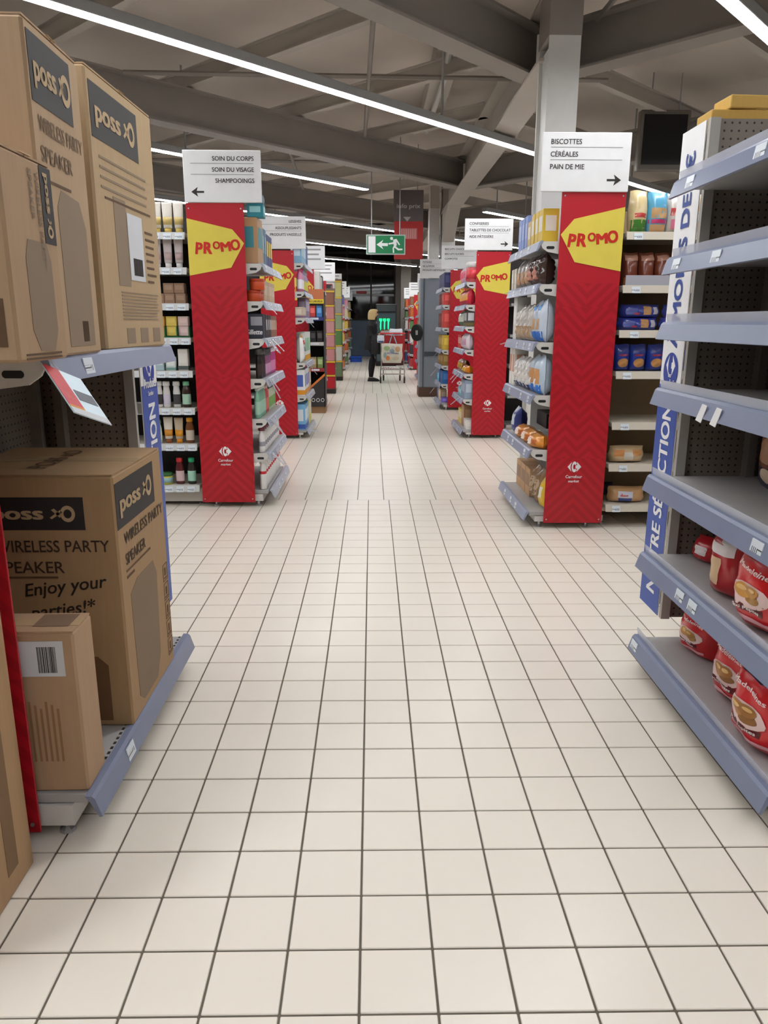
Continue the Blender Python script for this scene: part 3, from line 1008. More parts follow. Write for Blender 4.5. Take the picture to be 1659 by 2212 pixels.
def spawn(parts, name, loc, rz, label, cat, group=None, sc=1, tilt=0):
    if len(parts) == 1:
        o = bpy.data.objects.new(name, parts[0][1])
        C.objects.link(o)
        root = o
    else:
        root = bpy.data.objects.new(name, None)
        root.empty_display_size = .03
        C.objects.link(root)
        for pn, me in parts:
            c = bpy.data.objects.new(pn, me)
            C.objects.link(c)
            c.parent = root
    root.location = loc
    root.rotation_euler = (tilt, 0, rz)
    if sc != 1:
        root.scale = (sc, sc, sc)
    return tag(root, label, cat, group)
def row(s, xf, Y0, z, ext, items, where, shelf, gap=.006, start=.03, back=.03, front='red board'):
    """goods along one shelf of an end stand, nearest first; items: (parts, width, depth, name, description, category[, count])"""
    y = Y0 + start
    seen = {}
    tot = {}
    for it in items:
        tot[it[4]] = tot.get(it[4], 0) + (it[6] if len(it) > 6 else 1)
    for it in items:
        parts, w, d, name, desc, cat = it[:6]
        for q in range(it[6] if len(it) > 6 else 1):
            k = seen.get(desc, 0)
            seen[desc] = k + 1
            pos = (', %s from front' % ORD[k]) if tot[desc] > 1 else ''
            lab = '%s%s, %s shelf up of %s' % (desc, pos, ORD[shelf], where)
            x = xf - s * (ext - back - d / 2)
            spawn(parts, name, (x, y + w / 2, z + .001), -s * PI / 2 + random.uniform(-.05, .05), lab, cat, '%s on %s' % (cat, where))
            y += w + gap

# ---------------------------------------------------------------- speaker cartons
TAN = M((184, 158, 122), .7)
GREYP = M((140, 120, 98), .75)
BROWNP = M((96, 70, 46), .75)
BLK = M((40, 37, 35), .6)
WH = M((206, 208, 212), .5)
def poss_mark(parent, o, r, u, w, h, name='brand_label'):
    """black label with the lower-case word and the ring mark"""
    o, r, u = Vector(o), Vector(r), Vector(u)
    b = flat(rect2(0, w, 0, h), o, r, u, .0012).build(name, BLK, parent, local=True)
    t = text_mb('poss', o + r * (w * .08) + u * (h * .34), r, u, h * .40, w=w * .52, align='l', bold=.035, lift=.0022)
    a = annulus(w * .84, h * .5, h * .12, h * .22, o, r, u, .0022, sy=1.15)
    t.add(a.v, a.f)
    q = flat([(w * .68, h * .62), (w * .71, h * .66), (w * .78, h * .46), (w * .76, h * .38)], o, r, u, .0022)
    t.add(q.v, q.f)
    q = flat([(w * .66, h * .38), (w * .68, h * .34), (w * .79, h * .54), (w * .77, h * .62)], o, r, u, .0022)
    t.add(q.v, q.f)
    t.build('lettering', TAN, parent, local=True)
def bars(o, r, u, w, h, n, th=.5, jitter=.0):
    mb = MB()
    for k in range(n):
        z = h * (1 - (k + 1) / n)
        q = flat(rect2(0, w * (1 - jitter * random.random()), z, z + h / n * th), o, r, u, .0013)
        mb.add(q.v, q.f)
    return mb
def barcode(o, r, u, w, h):
    mb = MB()
    x = 0
    while x < w:
        b = random.choice((.0012, .002, .003))
        q = flat(rect2(x, min(w, x + b), 0, h), o, r, u, .0022)
        mb.add(q.v, q.f)
        x += b + random.choice((.0012, .002))
    return mb
def poss_box(name, label, cx, cy, z, dx, dy, dz, rz=0, kraft=KRAFT):
    th = thing(name, label, 'box', (cx, cy, z), rz, 'brown speaker cartons')
    MB().box(-dx / 2, dx / 2, -dy / 2, dy / 2, 0, dz, .006).build('carton_body', kraft, th, local=True)
    # closing flaps and tape along the top
    fl_ = MB().box(-dx / 2 + .004, dx / 2 - .002, -dy / 2 + .004, -.002, dz, dz + .004).box(-dx / 2 + .004, dx / 2 - .002, .002, dy / 2 - .004, dz, dz + .004)
    fl_.build('flap', kraft, th, local=True)
    MB().box(-dx / 2 + .002, dx / 2 + .001, -.024, .024, dz + .0042, dz + .005).build('tape', M((196, 168, 130), .2), th, local=True)
    return th
def words(th, lines, o, r, u, h, align='l', mat=None, w=None, shear=0, bold=.008):
    o, r, u = Vector(o), Vector(r), Vector(u)
    for k, t in enumerate(lines):
        text_mb(t, o - u * (k * h * 1.75), r, u, h, align=align, bold=bold, shear=shear, w=(w if k == 0 else None)).build('lettering', mat or BROWNP, th, local=True)
# carton A: tall, label at the top, silhouette of a speaker
def icons(th, o, r, u, n, w, h):
    for k in range(n):
        oo = Vector(o) + Vector(u) * (k * h * 1.15)
        mb = MB()
        for q in (rect2(0, w, 0, .002), rect2(0, w, h - .002, h), rect2(0, .002, 0, h), rect2(w - .002, w, 0, h), rect2(w * .35, w * .65, h * .3, h * .75), rect2(w * .2, w * .8, h * .12, h * .2)):
            p = flat(q, oo, r, u, .0014)
            mb.add(p.v, p.f)
        mb.build('icon', BROWNP, th, local=True)
def silhouette(th, pts, o, r, u, mat=GREYP):
    flat(pts, o, r, u, .0011).build('printed_picture', mat, th, local=True)
A = poss_box('speaker_carton', 'tall speaker carton on the upper left shelf, nearer of the tall pair', -.955, 1.875, 1.251, .48, .31, .685, .02, M_kraft((178, 150, 118)))
hx, hy = .24, .155
poss_mark(A, (hx, -hy + .012, .53), VY, VZ, .235, .135)
words(A, ['WIRELESS PARTY', 'SPEAKER'], (hx, -hy + .03, .475), VY, VZ, .034, w=.26, mat=M((120, 96, 70), .7))
bars((hx, -hy + .03, .375), VY, VZ, .16, .006, 1, 1).build('rule', BROWNP, A, local=True)
silhouette(A, [(-.06, .02), (.11, .02), (.115, .3), (.08, .36), (-.03, .37), (-.06, .33)], (hx, 0, 0), VY, VZ)
silhouette(A, [(-.012, .03), (.03, .03), (.03, .08), (-.012, .08)], (hx, .04, 0), VY, VZ, BROWNP)
words(A, ['PARTY'], (-.02, -hy, .36), VX, VZ, .04, mat=M((70, 40, 28), .7))
poss_mark(A, (-.22, -hy, .52), VX, VZ, .2, .12)
B = poss_box('speaker_carton', 'tall speaker carton with white barcode sticker on the upper left shelf', -.962, 2.39, 1.251, .48, .52, .715, -.035, M_kraft((180, 154, 118)))
hx, hy = .24, .26
poss_mark(B, (hx, -hy + .015, .55), VY, VZ, .36, .135)
bars((hx, -hy + .05, .43), VY, VZ, .38, .1, 4, .25, .05).build('small_print', GREYP, B, local=True)
bars((hx, -hy + .07, .405), VY, VZ, .38, .006, 1, 1).build('rule', BROWNP, B, local=True)
silhouette(B, rect2(-.13, -.035, .18, .42), (hx, 0, 0), VY, VZ)
flat(rect2(-.03, .1, .2, .39), (hx, 0, 0), VY, VZ, .0016).build('white_sticker', WH, B, local=True)
barcode((hx, .0, .215), VY, VZ, .08, .05).build('barcode', INK, B, local=True)
bars((hx, .125, .2), VY, VZ, .1, .17, 8, .3, .4).build('small_print', BROWNP, B, local=True)
bars((hx, -.12, .085), VY, VZ, .34, .085, 9, .35, .1).build('small_print', GREYP, B, local=True)
for k in range(3):
    silhouette(B, rect2(-.1 + k * .12, -.03 + k * .12, .015, .06), (hx, 0, 0), VY, VZ)
Cc = poss_box('speaker_carton', 'short speaker carton with its label on end, front of the upper left shelf', -.895, 1.585, 1.251, .44, .235, .39, .0, M_kraft((174, 144, 112)))
hx, hy = .22, .1175
poss_mark(Cc, (hx, .055, .385), -VZ, VY, .15, .055)
words(Cc, ['WIRELESS PARTY', 'SPEAKER'], (hx, .03, .37), -VZ, VY, .018, mat=GREYP)
silhouette(Cc, [(-.03, .02), (.04, .02), (.062, .06), (.062, .2), (.045, .235), (-.04, .235), (-.056, .2), (-.056, .06)], (hx, .01, 0), VY, VZ)
bars((hx, -.09, .004), VY, VZ, .17, .016, 2, .5).build('small_print', BROWNP, Cc, local=True)
silhouette(Cc, rect2(.06, .2, .03, .12), (0, -hy, 0), VX, VZ, BROWNP)
Dd = poss_box('speaker_carton', 'large speaker carton reading Enjoy your parties on the lower left shelf', -.965, 2.285, .136, .48, .475, .775, .0, M_kraft((168, 136, 98)))
hx, hy = .24, .2375
poss_mark(Dd, (hx, -hy + .006, .615), VY, VZ, .37, .135)
words(Dd, ['WIRELESS PARTY', 'SPEAKER'], (hx, -hy + .05, .56), VY, VZ, .036, w=.40, mat=M((74, 56, 40), .7), bold=.01)
bars((hx, -hy + .05, .475), VY, VZ, .24, .006, 1, 1).build('rule', BROWNP, Dd, local=True)
bars((hx, -hy + .05, .455), VY, VZ, .07, .01, 1, .8).build('small_print', BROWNP, Dd, local=True)
silhouette(Dd, [(-.16, .06), (-.12, .03), (.03, .03), (.08, .1), (.1, .38), (.07, .43), (-.1, .43), (-.17, .4)], (hx, 0, 0), VY, VZ, M((134, 112, 88), .75))
icons(Dd, (hx, hy - .065, .04), VY, VZ, 5, .05, .06)
poss_mark(Dd, (hx - .088 - .285, -hy, .62), VX, VZ, .285, .095)
words(Dd, ['WIRELESS PARTY', 'SPEAKER'], (hx - .025 - .325, -hy, .555), VX, VZ, .036, w=.325, mat=M((60, 42, 28), .7), bold=.01)
bars((hx - .35, -hy, .475), VX, VZ, .17, .006, 1, 1).build('rule', BROWNP, Dd, local=True)
r_ = (VX + VZ * .12).normalized()
u_ = (VZ - VX * .12).normalized()
words(Dd, ['Enjoy your', '  parties!*'], (hx - .28, -hy, .42), r_, u_, .04, mat=M((40, 26, 18), .7), shear=.25, bold=.012)
silhouette(Dd, [(.02, .02), (.15, .02), (.15, .2), (.12, .23), (.05, .22), (.02, .18)], (.03, -hy, 0), VX, VZ, M((110, 80, 52), .75))
text_mb('POSS xO', (.02, .0, .7806), VY, -VX, .06, bold=.01).build('lettering', BROWNP, Dd, local=True)
Ee = poss_box('small_carton', 'small taped carton with a white label, front of the lower left shelf', -.855, 1.785, .136, .225, .13, .445, .02, M_kraft((178, 146, 114)))
hx, hy = .1125, .065
flat(rect2(-.1, .085, .33, .425), (0, -hy, 0), VX, VZ, .0016).build('white_label', WH, Ee, local=True)
barcode((.02, -hy, .34), VX, VZ, .045, .07).build('barcode', INK, Ee, local=True)
bars((-.09, -hy, .35), VX, VZ, .08, .06, 5, .3, .3).build('small_print', M((150, 150, 155), .6), Ee, local=True)
for k in range(9):
    silhouette(Ee, rect2(-.06 + k * .014, -.054 + k * .014, .09, .26 - .01 * (k % 3)), (0, -hy, 0), VX, VZ, M((150, 112, 78), .75))
silhouette(Ee, rect2(.0, .09, -.03, .05), (0, 0, .4494), VX, VY, M((128, 102, 80), .7))
Ff = poss_box('speaker_carton', 'plain brown carton standing on the floor by the near left red board', -1.066, 1.447, 0, .42, .35, .95, .0, M_kraft((176, 142, 104)))
silhouette(Ff, rect2(.02, .07, .06, .42), (.21, .03, 0), VY, VZ, M((128, 100, 70), .75))
# red promotion card hanging from the left shelf
cd = thing('promotion_card', 'red and white promotion card dangling under the upper left shelf', 'card', (-.705, 1.70, 1.2))
ca = Vector((-.70, 1.612, 1.243))
cu_ = Vector((.08, -.06, -.092))
cl_ = cu_.length * 1.05
cu_.normalize()
cr_ = VY.copy()
cr_ = (cr_ - cu_ * cr_.dot(cu_)).normalized()
cn_ = cr_.cross(-cu_)
MB().prism([ca, ca + cu_ * cl_, ca + cu_ * cl_ + cr_ * .125, ca + cr_ * .125], cn_ * .002).build('card_sheet', M((206, 226, 236), .3), cd)
base_ = ca + cn_ * .002
def on_card(name, a0, a1, b0, b1, mat):
    MB().prism([base_ + cu_ * a0 + cr_ * b0, base_ + cu_ * a1 + cr_ * b0, base_ + cu_ * a1 + cr_ * b1, base_ + cu_ * a0 + cr_ * b1], cn_ * .0008).build(name, mat, cd)
on_card('red_strip', 0, cl_ * .86, .002, .05, M((204, 30, 44), .4))
on_card('orange_spot', cl_ * .5, cl_ * .66, .018, .045, M((240, 150, 30), .4))
on_card('orange_strip', cl_ * .82, cl_ * .87, .002, .05, M((240, 160, 50), .4))
on_card('picture', cl_ * .4, cl_ * .62, .058, .12, M((70, 74, 84), .4))
on_card('white_foot', cl_ * .87, cl_, .002, .123, WH)
MB().tube([ca + cr_ * .06, ca + cr_ * .06 + Vector((-.02, -.01, .03))], .003, 6).build('hook', CLEAR, cd)

# ---------------------------------------------------------------- near right stand: cake bags
RB_ = (206, 24, 32)
def mad(seed, w=.2, h=.245, d=.13, kind=0):
    cake = (206, 148, 70) if kind == 0 else (178, 120, 62)
    return bag(w, h, d, RB_, prints=((-.62, .5, -.52, -.36, (96, 20, 26)), (-.55, .75, -.74, -.64, (232, 170, 176)), (-.75, .75, .66, .9, (30, 28, 58))),
               ells=((-.1, -.16, .74, .28, (230, 200, 194)), (.12, -.2, .3, .11, tuple(int(v * .8) for v in cake)), (-.26, -.08, .32, .17, cake), (.06, -.05, .28, .13, tuple(int(v * .9) for v in cake)), (-.3, -.03, .17, .06, (226, 186, 116)), (.08, -.02, .14, .045, (222, 180, 112))),
               texts=(('Madeleines', .0, .36, .17, 1.25, (245, 226, 224), -.12), ('Maxi Pépites', -.06, -.48, .11, .95, (240, 226, 222), 0)), seed=seed, n=12)
BG = 'red cake bags on the near right stand'
spawn(mad(1, .19, .19, .11), 'cake_bag', (1.235, 2.56, .127), -PI / 2 + .25, 'red cake bag alone at the far end of the lowest right shelf', 'bag', BG)
spawn(mad(2, .21, .25, .13, 1), 'cake_bag', (1.205, 2.19, .127), -PI / 2 + .2, 'red madeleine bag on lowest right shelf, behind the frontmost one', 'bag', BG)
spawn(mad(3, .24, .265, .15, 1), 'cake_bag', (1.155, 1.93, .127), -PI / 2 + .15, 'large red madeleine bag at the front of the lowest right shelf', 'bag', BG)
spawn(mad(4, .2, .25, .13), 'cake_bag', (1.35, 2.36, .127), -PI / 2, 'dim red cake bag deep on the lowest right shelf', 'bag', BG)
spawn(mad(8, .22, .25, .13), 'cake_bag', (1.36, 1.95, .127), -PI / 2, 'red cake bag at the back of the lowest right shelf, nearest the camera', 'bag', BG)
spawn(bag(.15, .22, .1, (176, 24, 34), prints=((-.7, -.1, -.6, .2, (222, 190, 150)), (-.85, .5, .3, .6, (230, 222, 222))), ells=((.2, .74, .5, .16, (226, 220, 214)),), seed=5, n=12, top=(235, 232, 232)), 'cake_bag',
      (1.165, 2.26, .471), -PI / 2 + .4, 'white-topped red cake bag leaning back on the second right shelf', 'bag', BG)
spawn(mad(6, .25, .26, .15), 'cake_bag', (1.15, 1.98, .471), -PI / 2 + .15, 'large red cake bag with yellow cake picture on the second right shelf', 'bag', BG)
spawn(mad(7, .2, .22, .12), 'cake_bag', (1.34, 2.1, .471), -PI / 2, 'red cake bag in shadow behind others on the second right shelf', 'bag', BG)
spawn(bag(.14, .09, .1, (186, 26, 36), prints=((-.4, .4, -.3, .4, (238, 226, 224)),), seed=8, n=8), 'cake_bag', (1.26, 2.62, .471), -PI / 2 + .3, 'small red packet at the far end of the second right shelf', 'bag', BG)
spawn(bag(.15, .2, .07, (214, 212, 214), prints=((-.3, .3, .1, .3, (200, 40, 60)),), seed=9, n=8), 'cake_bag', (1.33, 2.47, .471), -PI / 2 + .2, 'white packet with a red mark on the second right shelf', 'bag', BG)
spawn(bag(.2, .26, .12, (132, 74, 50), prints=((-.95, .95, -.98, -.35, (28, 30, 60)), (-.9, .9, .55, .9, (188, 160, 140))), ells=((0, .1, .55, .35, (204, 150, 110)), (0, -.55, .35, .2, (226, 200, 170))), seed=10, n=12), 'cookie_bag',
      (1.385, 2.43, .776), -PI / 2 + .1, 'brown and navy cookie bag at the back of the third right shelf', 'bag')
spawn(bag(.22, .27, .13, (206, 210, 220), prints=((-.7, .7, .3, .7, (60, 80, 160)), (-.5, .5, -.5, .0, (170, 90, 100))), seed=11, n=10), 'snack_bag', (1.2, 2.04, 1.801), -PI / 2, 'white and blue snack bag on the top right shelf', 'bag')
# flat ochre cartons lying on a ledge behind the perforated side
lg = MB().box(1.16, 1.52, 2.755, 2.92, 1.965, 1.985)
lg.build('top_ledge', SHELFG, R0)
spawn([('carton_body', MB().box(-.17, .17, -.06, .06, 0, .052, .003).mesh('carton_body', M_kraft((206, 166, 84)))), ('tape', MB().box(-.02, .02, -.0605, .0605, .052, .053).mesh('tape', M((214, 184, 120), .3)))],
      'flat_carton', (1.33, 2.835, 1.986), .0, 'lower flat ochre carton on top of the near right stand', 'box', 'ochre cartons on the near right stand')
spawn([('carton_body', MB().box(-.15, .15, -.06, .06, 0, .042, .003).mesh('carton_body', M_kraft((212, 172, 90)))), ('tape', MB().box(-.02, .02, -.0605, .0605, .042, .043).mesh('tape', M((214, 184, 120), .3)))],
      'flat_carton', (1.365, 2.835, 2.04), .06, 'upper flat ochre carton on top of the near right stand', 'box', 'ochre cartons on the near right stand')

# ---------------------------------------------------------------- toiletries bay (left, facing the camera)
YB = 5.45
def put(parts, name, x, z, label, cat, y=YB, rz=0, grp='toiletries in the black-backed bay'):
    spawn(parts, name, (x, y, z + .001), rz + random.uniform(-.06, .06), label, cat, grp)
tb = 'of the toiletries bay'
cream = tube(.072, .2, (232, 226, 214), (206, 178, 92), (206, 182, 112))
for k, x in enumerate((-1.322, -1.398, -1.474, -1.55, -1.626)):
    put(cream, 'cream_tube', x, 1.92, 'cream tube with gold cap, top shelf %s, %s from red board' % (tb, ORD[k]), 'tube')
pink = tube(.064, .2, (226, 214, 212), (232, 230, 228), (214, 188, 186))
for k, x in enumerate((-1.334, -1.41, -1.486, -1.56)):
    put(pink, 'hand_cream_tube', x, 1.692, 'pale pink tube, second shelf down %s, %s from red board' % (tb, ORD[k]), 'tube')
br = carton(.072, .06, .068, (150, 118, 94), (168, 138, 114))
for k, (x, z) in enumerate([(-1.334, 1.454), (-1.41, 1.454), (-1.486, 1.454), (-1.34, 1.5235), (-1.416, 1.5235)]):
    put(br, 'soap_box', x, z, 'brown soap box, third shelf down %s, %s' % (tb, ['right below', 'middle below', 'left below', 'right on top', 'left on top'][k]), 'box')
for k, x in enumerate((-1.328, -1.412, -1.496)):
    c = [(222, 196, 190), (222, 196, 92), (214, 160, 70)][k]
    put(carton(.072, .05, .066, c, tuple(min(255, v + 14) for v in c)), 'soap_box', x, 1.234, ['pale pink', 'yellow', 'amber'][k] + ' soap box in green tray, lower one, ' + tb[3:], 'box')
    put(carton(.072, .05, .066, c, tuple(min(255, v + 14) for v in c)), 'soap_box', x, 1.302, ['pale pink', 'yellow', 'amber'][k] + ' soap box stacked on top, ' + tb[3:], 'box')
tr = MB().box(-1.545, -1.28, 5.405, 5.49, 1.2225, 1.233)
for x in (-1.545, -1.456, -1.372, -1.284):
    tr.box(x - .003, x + .003, 5.405, 5.49, 1.233, 1.30)
solo('display_tray', tr, M((28, 96, 48), .5), (-1.41, 5.45, 1.222), 'green divided display tray on the toiletries bay shelf', 'tray')
put(carton(.07, .05, .15, (226, 222, 214), (236, 232, 226), (90, 100, 96)), 'lotion_box', -1.345, .993, 'tall white lotion box, fourth shelf up ' + tb, 'box')
put(carton(.068, .05, .095, (206, 220, 214), (236, 240, 238), (120, 160, 150)), 'lotion_box', -1.436, .993, 'short pale green lotion box, fourth shelf up ' + tb, 'box')
put(carton(.07, .05, .11, (176, 200, 206), (220, 228, 230)), 'lotion_box', -1.52, .993, 'light blue lotion box, fourth shelf up ' + tb, 'box')
for k, x in enumerate((-1.412, -1.484, -1.54, -1.60)):
    put(bottle(.026, .185, (222, 220, 216), (230, 228, 226), ((70, 70, 70), (214, 206, 222), (60, 60, 62), (220, 220, 200))[k], neck=.8, caph=.17), 'shampoo_bottle', x, .73, 'white shampoo bottle, third shelf up %s, %s from red board' % (tb, ORD[k]), 'bottle')
put(bottle(.031, .185, (60, 38, 28), (120, 190, 150), (176, 214, 190), neck=.6), 'shampoo_bottle', -1.342, .73, 'dark brown bottle with mint cap, third shelf up ' + tb, 'bottle')
put(tube(.068, .19, (230, 222, 208), (150, 84, 40), (222, 150, 50)), 'cream_tube', -1.489, .469, 'white and orange tube with brown cap, second shelf up ' + tb, 'tube')
put(tube(.066, .185, (204, 186, 160), (236, 150, 30), (236, 160, 40)), 'cream_tube', -1.412, .469, 'beige tube with orange cap, second shelf up ' + tb, 'tube')
put(bottle(.031, .185, (120, 66, 24), (236, 160, 30), (214, 200, 184), neck=.6), 'shampoo_bottle', -1.333, .469, 'amber bottle with orange cap, second shelf up ' + tb, 'bottle')
put(bottle(.028, .17, (206, 214, 190), (110, 170, 70), (226, 232, 214), neck=.7), 'shampoo_bottle', -1.565, .469, 'pale green bottle, second shelf up ' + tb, 'bottle')
put(jar(.042, .085, (206, 200, 60), (52, 110, 60), (150, 190, 190)), 'cream_jar', -1.524, .162, 'yellow jar with green lid, bottom shelf ' + tb, 'jar')
put(bottle(.031, .195, (96, 24, 26), (206, 32, 42), (220, 190, 192), neck=.6), 'shampoo_bottle', -1.425, .162, 'dark red bottle with red cap, bottom shelf ' + tb, 'bottle')
put(bottle(.031, .195, (36, 30, 26), (40, 176, 120), (170, 222, 200), neck=.6), 'shampoo_bottle', -1.338, .162, 'dark bottle with green cap, bottom shelf ' + tb, 'bottle')

# ---------------------------------------------------------------- bread bay (right, facing the camera)
bb = 'of the bread bay'
gb = 'bread in the beige bay'
YR = 4.9
def putb(parts, name, x, z, label, cat, y=YR, rz=0, tilt=0):
    spawn(parts, name, (x, y, z + .001), rz + random.uniform(-.08, .08), label, cat, gb, tilt=tilt)
putb(bag(.115, .25, .12, (222, 200, 150), prints=((-.9, .9, -.95, -.4, (70, 130, 50)), (-.6, .6, -.3, -.1, (196, 60, 50))), seed=21), 'bread_bag', 1.645, 1.871, 'cream and green bread bag, top shelf ' + bb, 'bag')
putb(bag(.13, .24, .12, (92, 170, 206), prints=((-.7, .7, -.3, .2, (200, 160, 110)), (-.9, .9, -.55, -.35, (200, 60, 110)), (-.8, .8, -.95, -.6, (206, 164, 116))), seed=22), 'bread_bag', 1.765, 1.871, 'light blue bread bag, top shelf ' + bb, 'bag')
putb(bag(.13, .22, .12, (206, 196, 186), prints=((-.7, .7, -.1, .3, (196, 70, 70)), (-.6, .3, -.8, -.3, (220, 120, 150))), seed=23), 'bread_bag', 1.885, 1.871, 'beige and pink bread bag, top shelf ' + bb, 'bag')
putb(bag(.13, .23, .12, (214, 180, 130), prints=((-.7, .7, -.5, .1, (230, 226, 220)),), seed=24), 'bread_bag', 2.01, 1.871, 'tan bread bag at the end of the top shelf ' + bb, 'bag')
for k in range(5):
    putb(bag(.1, .2, .12, (118, 58, 40), prints=((-.8, .8, .5, .85, (176, 130, 110)), (-.8, .8, -.9, -.5, (176, 112, 66))), seed=30 + k), 'brioche_bag', 1.625 + .1 * k, 1.558, 'brown brioche bag, second shelf down %s, %s from board' % (bb, ORD[k]), 'bag')
cp = MB().box(1.58, 2.05, 4.815, 4.818, 1.5585, 1.62)
solo('shelf_guard', cp, CLEAR, (1.8, 4.816, 1.558), 'clear plastic guard before the brown brioche bags', 'guard')
loaf = bag(.25, .08, .1, (52, 62, 150), prints=((-.75, -.2, -.5, .4, (90, 100, 170)), (.1, .5, -.6, .7, (190, 140, 84)), (.62, .86, -.5, .6, (190, 186, 196)), (-.35, -.1, -.6, -.3, (186, 50, 70))), seed=40, n=10)
for k, (x, z) in enumerate([(1.70, 1.287), (1.71, 1.366), (1.97, 1.287), (1.98, 1.366)]):
    putb(loaf, 'sliced_bread', x, z, 'blue sliced loaf, third shelf down %s, %s' % (bb, ['left lower', 'left upper', 'right lower', 'right upper'][k]), 'bread')
bun = bag(.11, .17, .1, (40, 62, 156), prints=((-.6, .6, .4, .8, (60, 70, 140)), (-.5, .5, .2, .34, (150, 50, 80))), ells=((0, -.3, .66, .34, (196, 140, 82)),), seed=44, n=10)
for k, x in enumerate((1.61, 1.715, 1.83, 1.95, 2.06)):
    putb(bun, 'bun_bag', x, 1.031, 'blue bag of buns, fourth shelf down %s, %s from board' % (bb, ORD[k]), 'bag', tilt=.12)
rolls = bag(.24, .11, .12, (204, 176, 136), prints=((-.8, -.3, -.2, .6, (206, 140, 80)), (.2, .7, -.1, .6, (206, 146, 86)), (-.3, .2, -.6, .3, (214, 208, 196))), seed=46, n=12)
putb(rolls, 'roll_bag', 1.70, .43, 'clear bag of bread rolls, second shelf up ' + bb, 'bag')
putb(bag(.25, .105, .12, (200, 156, 108), prints=((-.55, .25, -.3, .5, (206, 206, 222)), (-.5, .2, -.85, -.35, (64, 84, 150)), (-.45, .0, -.1, .2, (196, 70, 60))), seed=48, n=12), 'roll_bag', 1.72, .157, 'bag of rolls with a blue label, bottom shelf ' + bb, 'bag')
putb(bag(.2, .09, .1, (46, 42, 70), seed=49, n=8), 'roll_bag', 1.60, .157, 'dark packet behind the rolls, bottom shelf ' + bb, 'bag', y=5.1)

# ---------------------------------------------------------------- goods on the end stands
wL1 = 'SOIN DU CORPS stand'
teal = carton(.11, .11, .085, (40, 132, 146), (150, 206, 210))
teal2 = carton(.11, .11, .05, (120, 150, 166), (170, 190, 200))
def rowL(i, items, **k):
    row(-1, -.862, 5.37, ZL1[i], .115, items, wL1, i, **k)
rowL(6, [(carton(.2, .16, .30, (182, 142, 100), (60, 140, 150)), .2, .16, 'display_carton', 'open brown display carton', 'box', 1), (carton(.1, .1, .26, (86, 118, 140), (140, 170, 186)), .1, .1, 'razor_box', 'steel blue razor box', 'box', 2), (carton(.1, .08, .24, (40, 52, 110), (220, 190, 60)), .1, .08, 'razor_box', 'navy razor box', 'box', 3)])
for k in range(2):
    spawn((teal, teal2)[k], 'razor_pack', (-.79, 5.45, 1.722 + .301 + .086 * k), PI / 2 + .1 * k, ('teal', 'grey blue')[k] + ' razor pack lying on the brown display carton', 'box', 'razor packs')
tn = tin(.052, .075, (206, 78, 34), (186, 62, 28))
rowL(5, [(tn, .105, .105, 'wax_tin', 'orange round tin', 'tin', 2), (carton(.075, .08, .15, (206, 178, 148), (226, 206, 182)), .075, .08, 'wax_box', 'beige wax box', 'box', 7)])
for k in range(1):
    spawn(tn, 'wax_tin', (-.802, 5.452, 1.471 + .078), .3, 'orange round tin stacked on top, sixth shelf up of ' + wL1, 'tin', 'tin on ' + wL1)
tt = text_mb('Gillette', (.0795, .02, .03), VY, VZ, .04, w=.12, bold=.03, shear=.2).add(*(lambda q: (q.v, q.f))(text_mb('Gillette', (-.0795, 0, .03), -VY, VZ, .034, w=.12, bold=.03, shear=.2)))
RAZ = carton(.16, .13, .17, (44, 46, 60), None) + [('lettering', tt.mesh('lettering', WHITE)), ('side_print', MB().box(-.081, -.0803, -.06, .02, .09, .15).mesh('side_print', M((150, 150, 158), .4)))]
rowL(4, [(RAZ, .16, .13, 'razor_display', 'dark razor display box', 'box', 1), (carton(.09, .1, .165, (58, 54, 60), (176, 176, 182)), .09, .1, 'razor_box', 'charcoal razor box', 'box', 3), (carton(.08, .1, .16, (150, 100, 84), (206, 180, 160)), .08, .1, 'razor_box', 'copper razor box', 'box', 4)], back=.02)
db = bottle(.034, .21, (30, 24, 24), (70, 66, 66), (60, 44, 40), neck=.8, caph=.2)
pb = bottle(.034, .2, (150, 90, 130), (60, 50, 60), (206, 150, 190), neck=.8, caph=.25)
rowL(3, [(db, .068, .06, 'deodorant_bottle', 'black deodorant bottle', 'bottle', 3), (pb, .068, .06, 'deodorant_bottle', 'plum deodorant bottle', 'bottle', 4), (bottle(.034, .2, (190, 60, 140), (230, 220, 226), (220, 130, 180), neck=.8), .068, .06, 'deodorant_bottle', 'pink deodorant bottle', 'bottle', 4)])
mint = bottle(.031, .235, (132, 190, 160), (214, 222, 214), (170, 212, 190), neck=.5)
rowL(2, [(mint, .062, .055, 'shower_gel', 'mint green shower gel bottle', 'bottle', 5), (bottle(.026, .22, (206, 74, 70), (230, 200, 196), (226, 120, 110), neck=.5), .055, .05, 'shower_gel', 'coral red shower gel bottle', 'bottle', 3), (bottle(.032, .2, (200, 206, 180), (30, 30, 32), (120, 166, 90), neck=.7), .064, .06, 'shower_gel', 'black-capped green shower gel bottle', 'bottle', 6)], back=.055)
wm = bottle(.036, .2, (232, 230, 228), (110, 30, 50), (150, 150, 160), neck=.7, caph=.2, lo=.3, hi=.5)
rowL(1, [(wm, .072, .06, 'twin_pack_bottle', 'white bottle with maroon cap', 'bottle', 10)], gap=.02)
wr = bottle(.036, .23, (236, 234, 232), (232, 230, 228), (206, 36, 44), neck=.7, lo=.6, hi=.7)
rowL(0, [(wr, .072, .06, 'body_milk_bottle', 'white bottle with red band', 'bottle', 10)], gap=.02)

